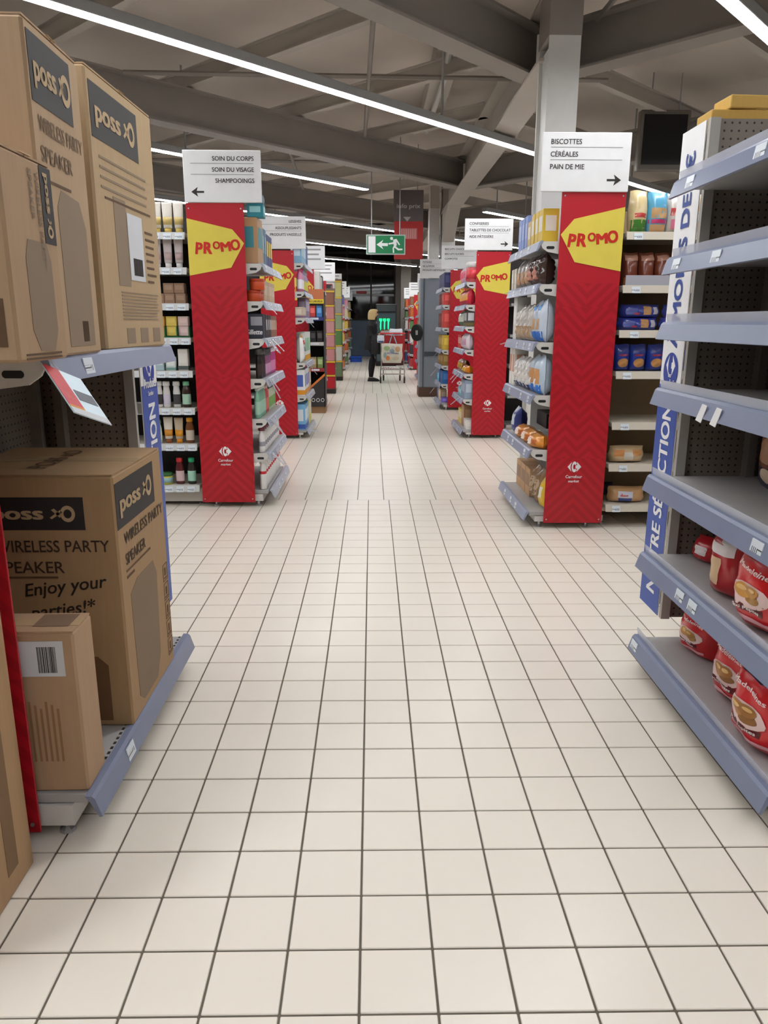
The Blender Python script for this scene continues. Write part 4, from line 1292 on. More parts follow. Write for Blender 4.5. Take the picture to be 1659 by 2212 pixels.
wL2 = 'LESSIVES stand'
def rowL2(z, sh, items, **k):
    row(-1, -.866, 8.73, z, .115, items, wL2, sh, **k)
rowL2(1.974, 5, [(carton(.13, .1, .22, (130, 178, 208), (200, 220, 232)), .13, .1, 'softener_box', 'light blue softener box', 'box', 4), (carton(.13, .1, .24, (50, 84, 140), (100, 130, 180)), .13, .1, 'softener_box', 'dark blue softener box', 'box', 2)])
rowL2(1.667, 4, [(bottle(.045, .26, (206, 120, 160), (220, 80, 130), (236, 232, 240), neck=.5), .09, .07, 'softener_bottle', 'pink softener bottle', 'bottle', 3), (bottle(.045, .26, (150, 120, 170), (206, 206, 220), (220, 210, 90), neck=.5), .09, .07, 'softener_bottle', 'lilac softener bottle', 'bottle', 6)])
rowL2(1.379, 3, [(carton(.1, .1, .12, (206, 186, 164), (226, 214, 196), (130, 96, 130)), .1, .1, 'tablet_box', 'beige dishwasher tablet box', 'box', 4), (carton(.1, .1, .24, (150, 130, 160), (200, 190, 210)), .1, .1, 'tablet_box', 'violet dishwasher tablet box', 'box', 5)])
rowL2(.879, 2, [(bag(.2, .32, .1, (226, 226, 224), prints=((-.95, .95, .78, .98, (222, 160, 40)), (-.6, .6, .3, .6, (210, 60, 50)), (-.5, .6, -.2, .1, (70, 80, 150)), (-.5, .5, -.8, -.6, (190, 196, 214))), seed=50), .2, .1, 'powder_bag', 'white washing powder bag with orange top', 'bag', 1), (carton(.1, .1, .34, (226, 228, 224), (120, 180, 140), (222, 160, 40)), .1, .1, 'powder_box', 'white and green washing powder box', 'box', 7)], start=.02)
rowL2(.499, 1, [(carton(.22, .13, .3, (230, 230, 230), (70, 100, 180), (224, 150, 40)), .22, .13, 'powder_box', 'large white powder carton with blue print', 'box', 3), (carton(.1, .1, .28, (206, 150, 110), (230, 230, 230)), .1, .1, 'powder_box', 'salmon powder carton', 'box', 2)])
rowL2(.1, 0, [(carton(.22, .13, .3, (120, 180, 220), (226, 232, 238), (50, 90, 170)), .22, .13, 'powder_box', 'sky blue powder carton', 'box', 2), (carton(.14, .12, .32, (216, 206, 120), (226, 226, 222)), .14, .12, 'powder_box', 'pale yellow powder carton', 'box', 3)])

wR1 = 'BISCOTTES stand'
def rowR(i, items, **k):
    row(1, 1.14, 4.77, ZR1[i], .115, items, wR1, i, **k)
rowR(5, [(carton(.11, .1, .2, (222, 188, 60), (232, 226, 210)), .11, .1, 'rusk_box', 'yellow rusk box', 'box', 3), (carton(.1, .1, .17, (206, 176, 110), (230, 220, 200)), .1, .1, 'rusk_box', 'tan rusk box', 'box', 1), (carton(.1, .1, .22, (130, 150, 206), (170, 186, 226)), .1, .1, 'rusk_box', 'pale blue rusk box', 'box', 3)], start=.1)
clear = bag(.13, .2, .1, (150, 140, 134), prints=((-.6, .6, -.7, .1, (196, 150, 110)),), seed=60)
rowR(4, [(bag(.15, .2, .11, (84, 64, 58), prints=((-.5, .5, -.6, .2, (190, 120, 96)),), seed=61, rough=.15), .15, .11, 'toast_bag', 'dark clear bag of toast', 'bag', 2), (clear, .13, .1, 'toast_bag', 'grey clear bag of toast', 'bag', 3), (carton(.1, .1, .15, (206, 198, 180), (226, 222, 212)), .1, .1, 'toast_box', 'ivory toast box', 'box', 2)], start=.16)
blu = bag(.12, .26, .1, (196, 206, 220), prints=((-.9, .9, -.95, -.5, (40, 110, 200)), (-.6, .6, -.4, .1, (206, 160, 110)), (-.5, .5, .5, .8, (60, 140, 210))), seed=62)
rowR(3, [(blu, .12, .1, 'loaf_bag', 'blue and white loaf bag', 'bag', 2), (bag(.13, .24, .1, (196, 190, 182), prints=((-.7, .7, -.85, -.2, (186, 150, 110)),), seed=63, rough=.15), .13, .1, 'loaf_bag', 'clear crinkled loaf bag', 'bag', 4), (carton(.1, .1, .3, (216, 214, 208), (230, 228, 224)), .1, .1, 'rusk_box', 'white rusk box', 'box', 1)])
rowR(2, [(bag(.13, .25, .11, (190, 206, 222), prints=((-.9, .9, -.95, -.5, (40, 116, 206)), (-.8, .8, -.45, .3, (206, 150, 96)), (-.3, .5, -.6, -.2, (226, 230, 236))), seed=64), .13, .11, 'loaf_bag', 'blue-footed loaf bag', 'bag', 2), (bag(.12, .22, .1, (214, 210, 206), prints=((-.8, .8, -.9, -.6, (50, 60, 110)), (-.6, .6, -.3, .2, (220, 214, 206))), seed=65, rough=.15), .12, .1, 'loaf_bag', 'white striped loaf bag', 'bag', 4), (carton(.1, .1, .28, (226, 222, 214), (206, 150, 130)), .1, .1, 'rusk_box', 'white rusk carton', 'box', 2)])
ora = bag(.22, .085, .13, (226, 146, 50), prints=((-.4, .3, -.4, .5, (240, 220, 206)), (.4, .8, -.4, .4, (190, 100, 40))), seed=66)
rowR(1, [(ora, .22, .13, 'brioche_pack', 'orange brioche pack', 'bag', 3), (bag(.12, .2, .1, (50, 60, 130), prints=((-.6, .6, -.3, .5, (206, 210, 226)),), seed=67), .12, .1, 'brioche_pack', 'navy brioche bag', 'bag', 1)])
spawn(carton(.3, .1, .1, (26, 24, 24), (190, 190, 190)), 'cereal_box', (1.24, 5.2, .63), PI / 2, 'black cereal carton lying behind the orange brioche packs', 'box')
rowR(0, [(bag(.12, .22, .1, (226, 186, 40), prints=((-.6, .6, -.3, .4, (240, 236, 220)),), seed=68), .12, .1, 'cereal_bag', 'yellow cereal bag', 'bag', 1), (bag(.13, .25, .1, (150, 118, 84), prints=((-.6, .6, -.5, .4, (196, 170, 140)),), seed=69, rough=.2), .13, .1, 'cereal_bag', 'brown clear cereal bag', 'bag', 2), (carton(.16, .12, .2, (196, 152, 108), (150, 120, 96)), .16, .12, 'cereal_carton', 'torn brown shelf carton', 'box', 3)], back=.11, start=.05)

wR2 = 'CONFISERIES stand'
def rowR2(i, items, **k):
    row(1, 1.176, 8.77, ZR2[i], .115, items, wR2, i, **k)
rowR2(6, [(jar(.062, .22, (206, 90, 96), (232, 230, 230), (220, 60, 70)), .125, .125, 'sweet_jar', 'pink sweet jar with white lid', 'jar', 2), (bag(.12, .2, .09, (226, 170, 190), prints=((-.6, .6, -.4, .4, (220, 60, 100)),), seed=70), .12, .09, 'sweet_bag', 'pale pink sweet bag', 'bag', 4)])
rowR2(5, [(bag(.12, .18, .09, (200, 36, 60), prints=((-.6, .6, -.4, .4, (232, 160, 60)),), seed=71), .12, .09, 'sweet_bag', 'crimson sweet bag', 'bag', 6)])
rowR2(4, [(carton(.1, .1, .19, (70, 66, 60), (196, 196, 200), (110, 96, 50)), .1, .1, 'chocolate_box', 'dark grey chocolate box', 'box', 3), (bag(.12, .18, .09, (96, 130, 96), prints=((-.6, .6, -.4, .4, (206, 206, 190)),), seed=72), .12, .09, 'sweet_bag', 'sage green sweet bag', 'bag', 4)])
rowR2(3, [(bag(.12, .18, .09, (220, 200, 210), prints=((-.5, .5, -.4, .3, (206, 150, 170)),), seed=73), .12, .09, 'sweet_bag', 'white and pink sweet bag', 'bag', 4), (carton(.1, .1, .16, (206, 60, 40), (226, 190, 180)), .1, .1, 'chocolate_box', 'scarlet chocolate box', 'box', 3)])
rowR2(2, [(bag(.16, .09, .1, (206, 120, 30), prints=((-.6, .6, -.4, .4, (230, 200, 60)),), seed=74), .16, .1, 'sweet_bag', 'orange and gold sweet bag', 'bag', 2), (bag(.16, .14, .1, (130, 80, 40), prints=((-.6, .6, -.4, .4, (206, 170, 50)),), seed=75), .16, .1, 'sweet_bag', 'brown and gold sweet bag', 'bag', 3)])
rowR2(1, [(carton(.12, .1, .22, (140, 156, 176), (186, 196, 210)), .12, .1, 'baking_box', 'slate blue baking box', 'box', 3), (carton(.1, .1, .1, (110, 190, 210), (200, 226, 232)), .1, .1, 'baking_box', 'turquoise baking box', 'box', 3)])
rowR2(0, [(carton(.13, .1, .11, (222, 218, 212), (236, 232, 226)), .13, .1, 'flour_bag', 'white flour packet', 'packet', 2), (carton(.11, .1, .26, (176, 130, 92), (200, 160, 120)), .11, .1, 'flour_box', 'brown baking carton', 'box', 2), (carton(.1, .1, .18, (220, 190, 70), (230, 220, 180)), .1, .1, 'flour_box', 'mustard baking carton', 'box', 3)], back=.06)

wR3 = 'BISCUITS stand'
def rowR3(i, items, **k):
    row(1, 1.186, 11.73, ZR3[i], .115, items, wR3, i, **k)
def bx(c, h, l=None): return carton(.12, .1, h, c, l or tuple(min(255, v + 30) for v in c))
rowR3(6, [(bx((44, 48, 96), .22), .12, .1, 'biscuit_box', 'navy biscuit box', 'box', 7)])
rowR3(5, [(bx((206, 66, 60), .18), .12, .1, 'biscuit_box', 'tomato red biscuit box', 'box', 3), (bx((120, 60, 60), .18), .12, .1, 'biscuit_box', 'wine red biscuit box', 'box', 4)])
rowR3(4, [(bx((206, 70, 60), .26), .12, .1, 'biscuit_box', 'tall red biscuit box', 'box', 3), (bx((110, 56, 52), .22), .12, .1, 'biscuit_box', 'tall maroon biscuit box', 'box', 4)])
rowR3(3, [(bx((214, 178, 60), .22), .12, .1, 'biscuit_box', 'golden biscuit box', 'box', 2), (bx((160, 134, 70), .22), .12, .1, 'biscuit_box', 'khaki biscuit box', 'box', 5)])
rowR3(2, [(bx((150, 116, 56), .18), .12, .1, 'biscuit_box', 'bronze biscuit box', 'box', 7)])
rowR3(1, [(bx((40, 96, 160), .2), .12, .1, 'biscuit_box', 'cobalt biscuit box', 'box', 5), (bx((90, 190, 226), .12), .12, .1, 'biscuit_box', 'cyan biscuit box', 'box', 2)])
rowR3(0, [(bx((116, 96, 190), .07), .12, .1, 'biscuit_box', 'purple flat biscuit box', 'box', 2), (bx((214, 190, 150), .18), .12, .1, 'biscuit_box', 'sand biscuit box', 'box', 3), (bx((60, 70, 120), .2), .12, .1, 'biscuit_box', 'indigo biscuit box', 'box', 2)])

# ---------------------------------------------------------------- far stands: small goods
PAL = [(206, 190, 160), (180, 60, 60), (90, 130, 80), (220, 190, 80), (70, 90, 150), (226, 224, 218), (150, 110, 80), (200, 130, 150), (60, 60, 66), (206, 110, 50)]
CN = ['cream', 'red', 'green', 'yellow', 'blue', 'white', 'brown', 'pink', 'black', 'orange']
for u, (st, s, xf, y0) in enumerate([(LF[k], -1, -.87, LY[k]) for k in range(6)] + [(RF[k], 1, 1.2, RY[k]) for k in range(4)]):
    side = ('left', 'right')[s > 0]
    nth = ORD[3 + u] if u < 6 else ORD[3 + u - 6]
    for i, z in enumerate([.1, .45, .8, 1.15, 1.5, 1.82]):
        c = (u * 3 + i * 7) % 10
        for q in range(3):
            cc = (c + (q > 1) * 3) % 10
            hgt = .2 + .03 * ((i + u + q) % 3)
            spawn(carton(.28, .16, hgt, PAL[cc], mono=True), 'goods_carton', (xf - s * .0, y0 + .17 + q * .3, z + .001), -s * PI / 2,
                  'small %s carton, %s, %s shelf up of the %s %s end stand' % (CN[cc], ('nearest', 'middle', 'farthest')[q], ORD[i], nth, side), 'box', '%s cartons, %s shelf, %s %s stand' % (CN[cc], ORD[i], nth, side))

# ================================================================ HANGING SIGNS
def rods(th, pts, z0):
    for x, y in pts:
        MB().tube([(x, y, z0), (x, y, CEILZ)], .008, 6).build('hanging_rod', HOUS, th)
EX = thing('exit_sign', 'green emergency exit sign with running figure and left arrow', 'sign', (.21, 11.5, 2.3))
MB().box(-.08, .492, 11.5, 11.54, 2.3, 2.577, .004).build('frame', M((190, 200, 196), .4), EX)
GRN = M((10, 122, 74), .4)
o = Vector((.206, 11.5, 2.4385))
flat(rect2(-.27, .27, -.124, .124), o, VX, VZ, .002).build('green_field', GRN, EX)
flat(rect2(-.255, -.15, -.112, .115), o, VX, VZ, .003).build('door_pictogram', WHITE, EX)
flat([(-.135, .0), (-.035, .065), (-.06, .02), (.03, .02), (.03, -.02), (-.06, -.02), (-.035, -.065)][::-1], o, VX, VZ, .003).build('arrow', WHITE, EX)
fig = MB()
for pts in ([(.1, .065), (.155, .08), (.19, .03), (.21, .0), (.195, -.01), (.165, .03), (.155, .045), (.16, -.0), (.15, -.03), (.19, -.055), (.245, -.055), (.245, -.075), (.18, -.08), (.135, -.045), (.12, -.045), (.125, -.115), (.105, -.115), (.1, -.05), (.12, -.01), (.11, .01), (.04, .0), (.04, .02), (.1, .03), (.115, .05)][::-1],):
    q = flat(pts, o, VX, VZ, .003)
    fig.add(q.v, q.f)
q = flat(disc2(.085, .085, .022, 12), o, VX, VZ, .003)
fig.add(q.v, q.f)
fig.build('running_figure', WHITE, EX)
rods(EX, [(.0, 11.52), (.41, 11.52)], 2.57)
IP = thing('price_check_sign', 'hanging grey and red sign reading info prix', 'sign', (.58, 12.5, 2.316))
MB().box(.345, .815, 12.5, 12.515, 2.884, 3.345, .002).build('grey_board', M((104, 94, 92), .5), IP)
MB().box(.355, .815, 12.5, 12.515, 2.316, 2.884, .002).build('red_board', M((196, 46, 44), .5), IP)
text_mb('info prix', (.58, 12.5, 3.08), VX, VZ, .065, w=.37, bold=.02).build('lettering', M((190, 180, 178), .5), IP)
flat(rect2(.46, .72, 2.62, 2.78), (0, 12.5, 0), VX, VZ).build('pale_stripes', M((214, 130, 126), .5), IP)
flat([(.5, 2.95), (.62, 2.95), (.56, 2.88)][::-1], (0, 12.5, 0), VX, VZ, .002).build('notch', M((196, 186, 180), .5), IP)
bd = MB()
for k in range(7):
    q = flat(rect2(.47 + k * .035, .485 + k * .035, 2.63, 2.77), (0, 12.5, 0), VX, VZ, .002)
    bd.add(q.v, q.f)
bd.build('bars', M((230, 170, 166), .5), IP)
rods(IP, [(.45, 12.507), (.72, 12.507)], 3.34)
BS = thing('ceiling_monitor', 'black square screen hanging high behind the BISCOTTES sign', 'screen', (3.26, 9.0, 3.02))
MB().box(2.98, 3.54, 9.0, 9.1, 3.0, 3.62, .01).build('case', M((120, 112, 104), .6), BS)
MB().box(3.02, 3.5, 8.985, 9.0, 3.06, 3.57).build('screen_glass', M((10, 10, 10), .3), BS)
rods(BS, [(3.1, 9.05), (3.42, 9.05)], 3.62)

# ================================================================ FLOOR DISPLAYS ON THE LEFT
FD = thing('firelighter_display', 'dark cardboard floor display reading ALLUME-FEUX on the left', 'display', (-.8, 11.4, 0))
xa, xb, ya = -.93, -.70, 11.28
MB().box(xa, xb, ya + .02, ya + .4, .0, .1).build('pallet', M((150, 112, 76), .7), FD)
MB().box(xa, xb, ya + .37, ya + .39, .1, 1.78).box(xa, xa + .01, ya, ya + .38, .1, 1.7).box(xb - .01, xb, ya, ya + .38, .1, 1.7).build('case', M((54, 48, 46), .6), FD)
MB().prism([(xa, ya, .1), (xb, ya, .1), (xb, ya, .56), (xa, ya, .36)], (0, .01, 0)).build('front_skirt', M((46, 44, 44), .6), FD)
MB().prism([(xa, ya - .001, .36), (xb, ya - .001, .56), (xb, ya - .001, .60), (xa, ya - .001, .40)], (0, .01, 0)).build('orange_edge', M((214, 120, 50), .6), FD)
for k in range(3):
    annulus(-.88 + k * .07, .2, .02, .027, (0, ya - .002, 0), VX, VZ).build('round_icon', WHITE, FD)
for z, m in ((.62, (150, 40, 44)), (1.0, (190, 186, 180)), (1.36, (44, 52, 120))):
    sh = MB().box(xa + .01, xb - .01, ya, ya + .37, z, z + .05).build('tray', M(m, .6), FD)
    flat(rect2(xa + .03, xb - .08, z + .012, z + .04), (0, ya, 0), VX, VZ).build('print', WH, sh)
MB().box(xa, xb, ya - .004, ya + .02, 1.62, 1.8).build('header', M((190, 110, 70), .6), FD)
flat(rect2(xa, xb, 1.60, 1.66), (0, ya - .004, 0), VX, VZ).build('yellow_band', M((232, 206, 40), .5), FD)
text_mb('ALLUME-FEUX', ((xa + xb) / 2, ya - .006, 1.615), VX, VZ, .03, w=.2, bold=.02).build('lettering', INK, FD)
for k, (x, z, c, n) in enumerate([(-.87, 1.41, (206, 70, 60), 'red'), (-.77, 1.41, (70, 130, 190), 'blue'), (-.87, 1.05, (30, 26, 28), 'black'), (-.77, 1.05, (40, 30, 30), 'dark brown'), (-.87, .67, (170, 150, 110), 'tan'), (-.77, .67, (130, 150, 90), 'olive')]):
    spawn(carton(.085, .1, .16, c, tuple(min(255, v + 50) for v in c)), 'firelighter_box', (x, ya + .09, z + .001), 0, n + ' firelighter box in the ALLUME-FEUX display', 'box', 'firelighter boxes')
def tower(name, label, x, y, w, cols, zt, tags_):
    th = thing(name, label, 'display', (x, y + .15, 0))
    n = len(cols)
    MB().box(x - w / 2, x + w / 2, y + .01, y + .3, 0, .08).build('foot_plate', DARKM, th)
    MB().box(x - w / 2, x + w / 2, y + .02, y + .28, .08, zt).build('case', M((126, 104, 92), .6), th)
    for k, c in enumerate(cols):
        z0 = .1 + (zt - .14) * k / n
        z1 = .1 + (zt - .14) * (k + 1) / n - .03
        MB().box(x - w / 2 + .01, x + w / 2 - .01, y - .01, y + .02, z0, z1, .01).build('pack_front', M(c, .45), th)
        if tags_:
            MB().box(x - w / 2, x + w / 2, y - .014, y + .01, z1 - .0, z1 + .03).build('yellow_strip', M((226, 190, 60), .5), th)
    return th
tower('display_tower', 'tall pink and red cardboard display tower on the left', -.785, 14.5, .17, [(190, 20, 40), (190, 24, 44), (216, 150, 150), (214, 150, 154), (216, 156, 156), (206, 140, 140), (150, 100, 80)], 1.95, True)
tower('display_tower', 'slim green display tower with yellow strips on the left', -.77, 17.85, .16, [(104, 128, 92), (206, 204, 192), (92, 136, 74), (150, 168, 130), (160, 156, 148), (206, 202, 130)], 2.3, True)
CR = thing('plastic_crate', 'blue plastic crate on the floor at the far end', 'crate', (-.55, 26.7, 0))
MB().box(-.75, -.36, 26.5, 26.52, 0, .18).box(-.75, -.36, 26.88, 26.9, 0, .18).box(-.75, -.73, 26.5, 26.9, 0, .18).box(-.38, -.36, 26.5, 26.9, 0, .18).box(-.74, -.37, 26.51, 26.89, 0, .02).build('tub', M((34, 84, 190), .5), CR)
MB().box(-.77, -.34, 26.48, 26.5, .15, .19).box(-.77, -.34, 26.9, 26.92, .15, .19).build('rim', M((40, 92, 200), .5), CR)
RD = thing('cable_reel', 'round black reel fixed to the side of the clad column', 'reel', (.83, 13.82, 1.02))
pr = [(.0, -.04), (.14, -.05), (.15, -.03), (.15, .03), (.14, .05), (.0, .04)]
mb = MB().lathe([(max(.005, r), z) for r, z in pr], seg=20)
mb.v = [(.815 + a * .62 + c * .5, 13.83 + c * .6, 1.16 + b) for a, b, c in mb.v]
mb.build('reel', M((18, 18, 20), .5), RD, smooth=False)
MB().box(.80, .9, 13.84, 13.93, 1.03, 1.2, .008).build('mount', M((30, 30, 32), .5), RD)
MB().box(.79, .83, 13.77, 13.79, 1.12, 1.2).build('marking', M((170, 170, 170), .5), RD)
# drinks cooler with green lit header at the far end
DC = thing('drinks_cooler', 'black drinks cooler with glowing green claw lights', 'cooler', (.45, 24.4, 0))
MB().box(.12, .78, 24.05, 24.7, 0, 1.9, .02).build('cabinet', M((16, 17, 19), .5), DC)
MB().box(.16, .74, 24.03, 24.05, .15, 1.62).build('glass_door', M((70, 86, 90), .12), DC)
MB().box(.16, .74, 24.02, 24.05, 1.68, 1.86).build('header', M((50, 60, 60), .3), DC)
GL = M_emit((10, 235, 120), 2.2)
for k in range(3):
    x = .27 + k * .12
    MB().prism([(x - .035, 24.022, 1.46), (x + .05, 24.022, 1.46), (x + .05, 24.022, 1.39), (x + .03, 24.022, 1.36), (x + .025, 24.022, 1.16), (x + .005, 24.022, 1.1), (x - .012, 24.022, 1.2), (x - .005, 24.022, 1.37), (x - .035, 24.022, 1.4)][::-1], (0, -.012, 0)).build('green_light', GL, DC)
FS = thing('door_notice', 'small red notice on the dark far glazing', 'notice', (-.45, 31.0, 2.32))
MB().box(-.62, -.2, 30.97, 30.995, 2.46, 2.56).build('board', M((190, 70, 70), .5), FS)

# ================================================================ SHOPPING TROLLEY
TX, TY = .47, 17.1
TR = thing('shopping_trolley', 'red plastic shopping trolley with chrome frame beside the woman', 'trolley', (TX, TY + .4, 0))
REDP = M((176, 20, 30), .35, coat=.3)
CHR = M((200, 200, 202), .25, .9)
bk = MB()
y0, y1 = TY + .02, TY + .85
for (a, b) in (((-.27, y0, 1.08), (-.25, y0 + .02, .42)),):
    pass
def quadplate(mb, p, th=.012):
    a, b, c, d = [Vector(q) for q in p]
    n = (b - a).cross(d - a).normalized() * th
    mb.prism([a, b, c, d], n)
quadplate(bk, [(TX - .27, y0, 1.06), (TX + .27, y0, 1.06), (TX + .24, y0 + .03, .42), (TX - .24, y0 + .03, .42)])
quadplate(bk, [(TX - .22, y1, 1.0), (TX + .22, y1, 1.0), (TX + .2, y1 - .05, .5), (TX - .2, y1 - .05, .5)])
quadplate(bk, [(TX - .27, y0, 1.06), (TX - .24, y0 + .03, .42), (TX - .2, y1 - .05, .5), (TX - .22, y1, 1.0)])
quadplate(bk, [(TX + .27, y0, 1.06), (TX + .24, y0 + .03, .42), (TX + .2, y1 - .05, .5), (TX + .22, y1, 1.0)])
quadplate(bk, [(TX - .24, y0 + .03, .42), (TX + .24, y0 + .03, .42), (TX + .2, y1 - .05, .5), (TX - .2, y1 - .05, .5)])
bk.build('basket', REDP, TR)
MB().box(TX - .24, TX + .24, y0 - .004, y0 + .02, .40, .5, .004).build('lower_band', M((70, 20, 22), .4), TR)
MB().tube([(TX - .28, y0 - .03, 1.1), (TX + .28, y0 - .03, 1.1)], .018, 8).build('handle', M((206, 50, 50), .4), TR)
for sx in (-1, 1):
    MB().tube([(TX + sx * .25, y0 + .02, 1.1), (TX + sx * .25, y0 + .04, .42), (TX + sx * .27, y0 + .03, .3), (TX + sx * .27, y0 + .02, .14)], .014, 8).build('side_tube', CHR, TR)
    MB().tube([(TX + sx * .27, y0 + .03, .3), (TX + sx * .2, y1 - .1, .3), (TX + sx * .2, y1 - .1, .14)], .014, 8).build('side_tube', CHR, TR)
MB().tube([(TX - .27, y0 + .03, .3), (TX + .27, y0 + .03, .3)], .012, 8).tube([(TX - .27, y0 + .02, .2), (TX + .27, y0 + .02, .2)], .012, 8).tube([(TX - .2, y1 - .1, .3), (TX + .2, y1 - .1, .3)], .012, 8).build('cross_bar', CHR, TR)
rk = MB()
for k in range(9):
    x = -.2 + k * .05
    rk.tube([(TX + x, y0 + .03, .3), (TX + x * .8, y1 - .1, .3)], .004, 5)
rk.build('lower_rack', CHR, TR)
for sx, yy, r in ((-1, y0 - .0, .07), (1, y0, .07), (-.72, y1 - .1, .065), (.72, y1 - .1, .065)):
    w = MB().lathe([(.02, -.016), (r, -.018), (r, .018), (.02, .016)], seg=14)
    w.v = [(TX + sx * .27 + c, yy + a, r + b) for a, b, c in w.v]
    wo = w.build('wheel', M((46, 44, 42), .6), TR)
    MB().prism([(TX + sx * .27 - .02, yy - .02, r + .09), (TX + sx * .27 + .02, yy - .02, r + .09), (TX + sx * .27 + .022, yy - .02, r - .01), (TX + sx * .27 - .022, yy - .02, r - .01)], (0, .05, 0)).build('fork', M((120, 116, 112), .4), wo)
# goods in the trolley, bag and pouch hanging on it
spawn(bag(.3, .22, .2, (226, 230, 236), prints=((-.6, .6, -.2, .3, (90, 130, 180)),), seed=80), 'grocery_bag', (TX + .08, TY + .3, .98), .1, 'white grocery pack heaped on top of the trolley', 'bag', 'goods in the trolley')
spawn(bag(.18, .16, .12, (150, 170, 160), prints=((-.6, .6, -.2, .3, (230, 230, 230)),), seed=81), 'grocery_bag', (TX - .12, TY + .4, 1.0), .4, 'grey green pack on top of the trolley', 'bag', 'goods in the trolley')
spawn(carton(.2, .14, .44, (200, 60, 60), (236, 226, 220)), 'grocery_box', (TX + .1, TY + .6, .5), .2, 'red and white carton standing in the trolley', 'box', 'goods in the trolley')
SB = thing('shopping_bag', 'printed shopping bag reading ACTION hung on the trolley', 'bag', (TX - .01, TY - .06, .5))
fn = bag_surface(.5, .46, .14, 3)
def shopper(u, v, sd, lift=0):
    x, y, z = fn(u * .98, -.92 + (v + 1) * .92, sd, lift)
    x *= .92 + .08 * (v + 1) / 2
    return (TX - .02 + x, TY - .1 + y, .44 + z)
MB().grid(lambda u, v: shopper(u, v, -1), 12, 10).grid(lambda u, v: shopper(-u, v, 1), 12, 10).build('bag_body', M((206, 200, 184), .5), SB, smooth=True)
for k, (u, v, ru, rv, c) in enumerate([(-.5, .5, .3, .25, (150, 170, 120)), (.1, .6, .2, .2, (190, 190, 180)), (.55, .45, .25, .3, (196, 150, 110)), (-.4, -.5, .2, .25, (206, 120, 60)), (.35, -.5, .35, .2, (186, 176, 150)), (-.65, -.2, .15, .3, (140, 160, 160)), (0, .25, .25, .2, (130, 150, 150))]):
    q = MB()
    vv = [shopper(u + ru * math.cos(2 * PI * j / 12), v + rv * math.sin(2 * PI * j / 12), -1, .002 + .001 * k) for j in range(12)] + [shopper(u, v, -1, .003 + .001 * k)]
    q.add(vv, [(12, j, (j + 1) % 12) for j in range(12)])
    q.build('printed_picture', M(c, .5), SB)
v2, f2 = text2d('ACTION', .03)
x0, x1 = min(p[0] for p in v2), max(p[0] for p in v2)
MB().add([shopper((p[0] - (x0 + x1) / 2) / (x1 - x0) * 1.1 + .05, -.05 + p[1] * .2, -1, .014 + p[2]) for p in v2], f2).build('lettering', M((60, 76, 150), .5), SB)
MB().tube([(TX - .08, TY - .1, .86), (TX - .04, TY - .03, 1.0), (TX, TY - .015, 1.1), (TX + .04, TY - .03, 1.0), (TX + .09, TY - .1, .86)], .012, 6).build('strap', M((140, 180, 190), .5), SB)
HB = thing('dark_pouch', 'black bag hanging between the woman and the trolley', 'bag', (.09, TY + .12, .64))
fn2 = bag_surface(.2, .42, .12, 5)
MB().grid(lambda u, v: tuple(Vector(fn2(u, v, -1)) + Vector((.09, TY + .1, .64))), 8, 8).grid(lambda u, v: tuple(Vector(fn2(-u, v, 1)) + Vector((.09, TY + .1, .64))), 8, 8).build('bag_body', M((20, 20, 24), .6), HB, smooth=True)
MB().tube([(.04, TY + .1, 1.03), (.16, TY + .02, 1.12), (.22, TY + .01, 1.11)], .01, 6).build('strap', M((20, 20, 24), .6), HB)
spawn(bag(.16, .16, .08, (206, 212, 220), prints=((-.8, .8, -.9, -.5, (60, 90, 150)),), seed=84), 'cloth_bundle', (.2, TY - .06, .9), .1, 'white and blue cloth bundle over the trolley edge', 'cloth')

# ================================================================ PERSON
PX, PY = .0, 17.72
PE = thing('person', 'person with blond bob in black jacket and leggings standing at the trolley', 'person', (PX, PY, 0), 0)
SKIN = M((206, 160, 136), .5)
def skin(name, verts, edges, mat, parent, root=0, sub=2):
    """continuous tapered figure grown from a skeleton; verts: (x, y, z, rx, ry)"""
    me = bpy.data.meshes.new(name)
    me.from_pydata([v[:3] for v in verts], edges, [])
    o_ = bpy.data.objects.new(name, me)
    C.objects.link(o_)
    o_.parent = parent
    md = o_.modifiers.new('skin', 'SKIN')
    md.use_smooth_shade = True
    sv = me.skin_vertices[0].data if me.skin_vertices else None
    if sv is None:
        return o_
    for k, v in enumerate(verts):
        sv[k].radius = (v[3], v[4])
        sv[k].use_root = (k == root)
    ms = o_.modifiers.new('sub', 'SUBSURF')
    ms.levels = sub
    ms.render_levels = sub
    me.materials.append(mat)
    return o_
def chain(n0, n): return [(n0 + i, n0 + i + 1) for i in range(n - 1)]
def ellipse_loft(rings, n=16):
    """rings: (cx, cy, z, rx, ry); closed continuous surface"""
    mb = MB()
    v = []
    for cx, cy, z, rx, ry in rings:
        for k in range(n):
            t = 2 * PI * k / n
            v.append((cx + rx * math.cos(t), cy + ry * math.sin(t), z))
    f = [(i * n + k, i * n + (k + 1) % n, (i + 1) * n + (k + 1) % n, (i + 1) * n + k) for i in range(len(rings) - 1) for k in range(n)]
    f += [tuple(range(n))[::-1], tuple(range((len(rings) - 1) * n, len(rings) * n))]
    return mb.add(v, f)
def limb(path, rad, n=10):
    """tapered limb along a 3d path"""
    return MB().tube(path, rad, n)
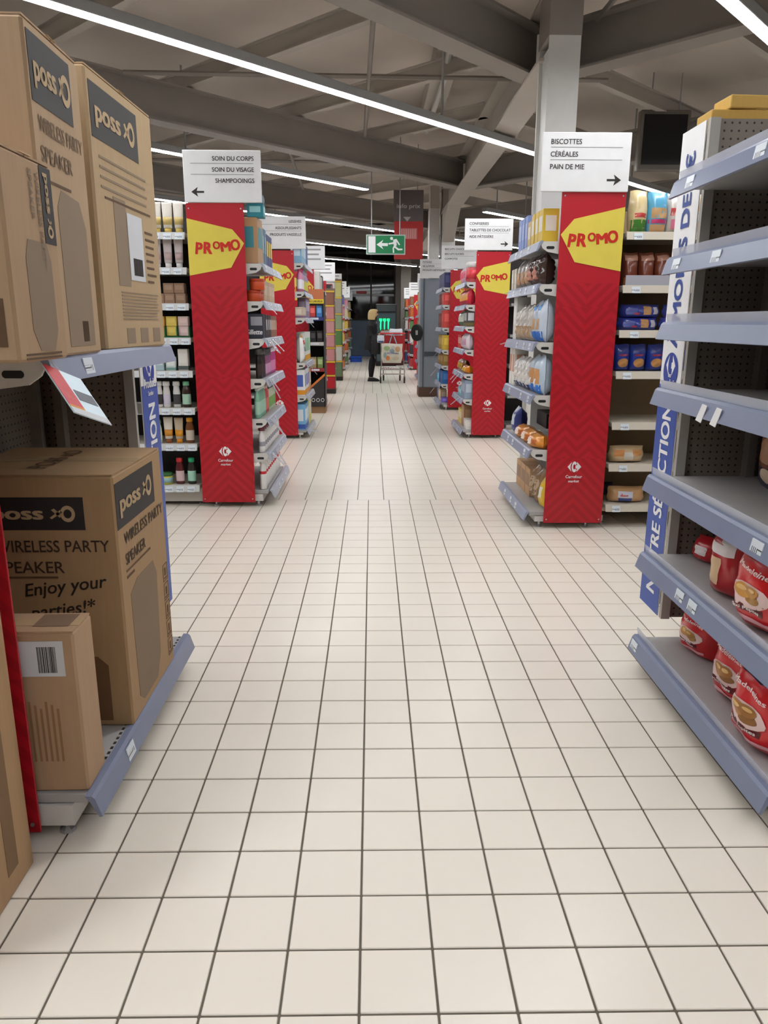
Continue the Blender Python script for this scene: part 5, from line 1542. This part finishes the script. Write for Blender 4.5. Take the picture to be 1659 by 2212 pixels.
# she faces +x (to the right), head bowed towards the trolley
bodym = ellipse_loft([(.0, 0, .86, .10, .14), (.0, 0, .95, .105, .155), (.0, 0, 1.05, .095, .135), (.01, 0, 1.18, .105, .145), (.015, 0, 1.29, .095, .17), (.005, 0, 1.345, .06, .12), (.01, 0, 1.37, .042, .048), (.02, 0, 1.42, .04, .043), (.03, 0, 1.45, .055, .05), (.045, 0, 1.49, .078, .065), (.045, 0, 1.54, .088, .072), (.03, 0, 1.59, .085, .07), (.02, 0, 1.62, .05, .045)], 18)
body = bodym
for sy in (-1, 1):
    q = limb([(0, sy * .08, .9), (.005, sy * .085, .75), (.015, sy * .08, .49), (-.01, sy * .08, .3), (-.02, sy * .08, .1), (-.02, sy * .08, .05)], [.1, .092, .064, .06, .04, .04])
    body.add(q.v, q.f)
    q = limb([(-.01, sy * .15, 1.3), (-.02, sy * .2, 1.24), (-.03, sy * .215, 1.05), (.06, sy * .19, 1.0), (.16, sy * .13, 1.06), (.2, sy * .11, 1.09)], [.05, .05, .04, .038, .027, .026])
    body.add(q.v, q.f)
    # palm, four fingers curling over the box, thumb from the side of the palm
    q = limb([(.195, sy * .11, 1.085), (.225, sy * .1, 1.1), (.26, sy * .09, 1.115)], [.024, .033, .028], 8)
    body.add(q.v, q.f)
    for k in range(4):
        z0 = 1.09 + k * .017
        L = (.05, .062, .065, .056)[k]
        q = limb([(.25, sy * .085, z0), (.25 + L * .6, sy * .075, z0 + .004), (.25 + L, sy * .05, z0 + .0)], [.0095, .009, .007], 6)
        body.add(q.v, q.f)
    q = limb([(.215, sy * .085, 1.125), (.24, sy * .06, 1.15), (.265, sy * .045, 1.16)], [.012, .011, .008], 6)
    body.add(q.v, q.f)
# nose and ears
q = limb([(.12, 0, 1.545), (.145, 0, 1.515), (.12, 0, 1.505)], [.008, .013, .009], 6)
body.add(q.v, q.f)
bo = body.build('body', SKIN, PE, smooth=True, local=True)
rm = bo.modifiers.new('remesh', 'REMESH')
rm.mode = 'VOXEL'
rm.voxel_size = .0075
rm.use_smooth_shade = True
sm = bo.modifiers.new('smooth', 'SMOOTH')
sm.iterations = 2
for sy in (-1, 1):
    MB().lathe([(.001, -.009), (.007, -.005), (.009, 0), (.007, .005), (.001, .009)], (.122, sy * .032, 1.548), 8).build('eye', M((40, 34, 30), .3), bo, local=True)
MB().box(.112, .124, -.022, .022, 1.482, 1.49, .003).build('mouth', M((170, 96, 90), .5), bo, local=True)
JK = M((20, 21, 26), .75)
j = ellipse_loft([(-.02, 0, .72, .165, .19), (-.02, 0, .8, .165, .185), (-.01, 0, .95, .145, .175), (.0, 0, 1.08, .12, .165), (.005, 0, 1.2, .13, .175), (.01, 0, 1.3, .12, .195), (.0, 0, 1.36, .085, .13), (.0, 0, 1.395, .058, .065)], 18)
for sy in (-1, 1):
    q = limb([(-.01, sy * .14, 1.31), (-.02, sy * .21, 1.24), (-.03, sy * .225, 1.05), (.06, sy * .195, .995), (.15, sy * .14, 1.05)], [.07, .068, .058, .056, .042])
    j.add(q.v, q.f)
jo = j.build('jacket', JK, PE, smooth=True, local=True)
rm = jo.modifiers.new('remesh', 'REMESH'); rm.mode = 'VOXEL'; rm.voxel_size = .012; rm.use_smooth_shade = True
sm = jo.modifiers.new('smooth', 'SMOOTH'); sm.iterations = 2
tr = ellipse_loft([(0, 0, .8, .11, .145), (0, 0, .9, .112, .155), (0, 0, .97, .1, .14)], 16)
for sy in (-1, 1):
    q = limb([(0, sy * .08, .88), (.005, sy * .085, .75), (.017, sy * .08, .49), (-.01, sy * .08, .3), (-.02, sy * .08, .1)], [.115, .108, .078, .076, .05])
    tr.add(q.v, q.f)
to = tr.build('leggings', M((14, 14, 16), .8), PE, smooth=True, local=True)
rm = to.modifiers.new('remesh', 'REMESH'); rm.mode = 'VOXEL'; rm.voxel_size = .011; rm.use_smooth_shade = True
for sy in (-1, 1):
    sh = ellipse_loft([(.04, sy * .08, .001, .14, .045), (.04, sy * .08, .02, .142, .047), (.03, sy * .08, .05, .12, .043), (-.02, sy * .08, .085, .06, .042)], 14)
    sh.build('shoe', M((18, 17, 17), .5), PE, smooth=True, local=True)
    ellipse_loft([(.04, sy * .08, 0, .143, .048), (.04, sy * .08, .012, .143, .048)], 14).build('sole', M((60, 56, 54), .6), PE, local=True)
# blond bob: cap of hair hanging to the jaw, face left free
hr = MB()
n = 22
rings = [(.02, 1.635, .03, .03), (.015, 1.628, .075, .06), (.01, 1.60, .105, .088), (.0, 1.55, .115, .098), (-.005, 1.49, .115, .102), (-.01, 1.44, .112, .104), (-.012, 1.40, .1, .098)]
vv = []
for cx, z, rx, ry in rings:
    for k in range(n):
        t = 2 * PI * k / n
        x, y = math.cos(t), math.sin(t)
        if z < 1.6 and x > .55:
            x = .55 + (x - .55) * .15 if z > 1.5 else .55
        vv.append((cx + rx * x + .03, ry * y, z))
ff = [(i * n + (k + 1) % n, i * n + k, (i + 1) * n + k, (i + 1) * n + (k + 1) % n) for i in range(len(rings) - 1) for k in range(n)]
ff.append(tuple(range(n)))
hr.add(vv, ff)
hr.build('hair', M((206, 176, 122), .55, var=.25, scale=60), PE, smooth=True, local=True)
MB().prism([(.1, -.03, 1.36), (.125, -.02, 1.2), (.125, .02, 1.2), (.1, .03, 1.36)], (.012, 0, .002)).build('shirt_front', M((190, 176, 200), .6), PE, local=True)
spawn(carton(.16, .12, .1, (130, 72, 40), (190, 110, 60)), 'held_box', (PX + .33, PY, 1.08), .15, 'brown box held in the hands of the person', 'box')
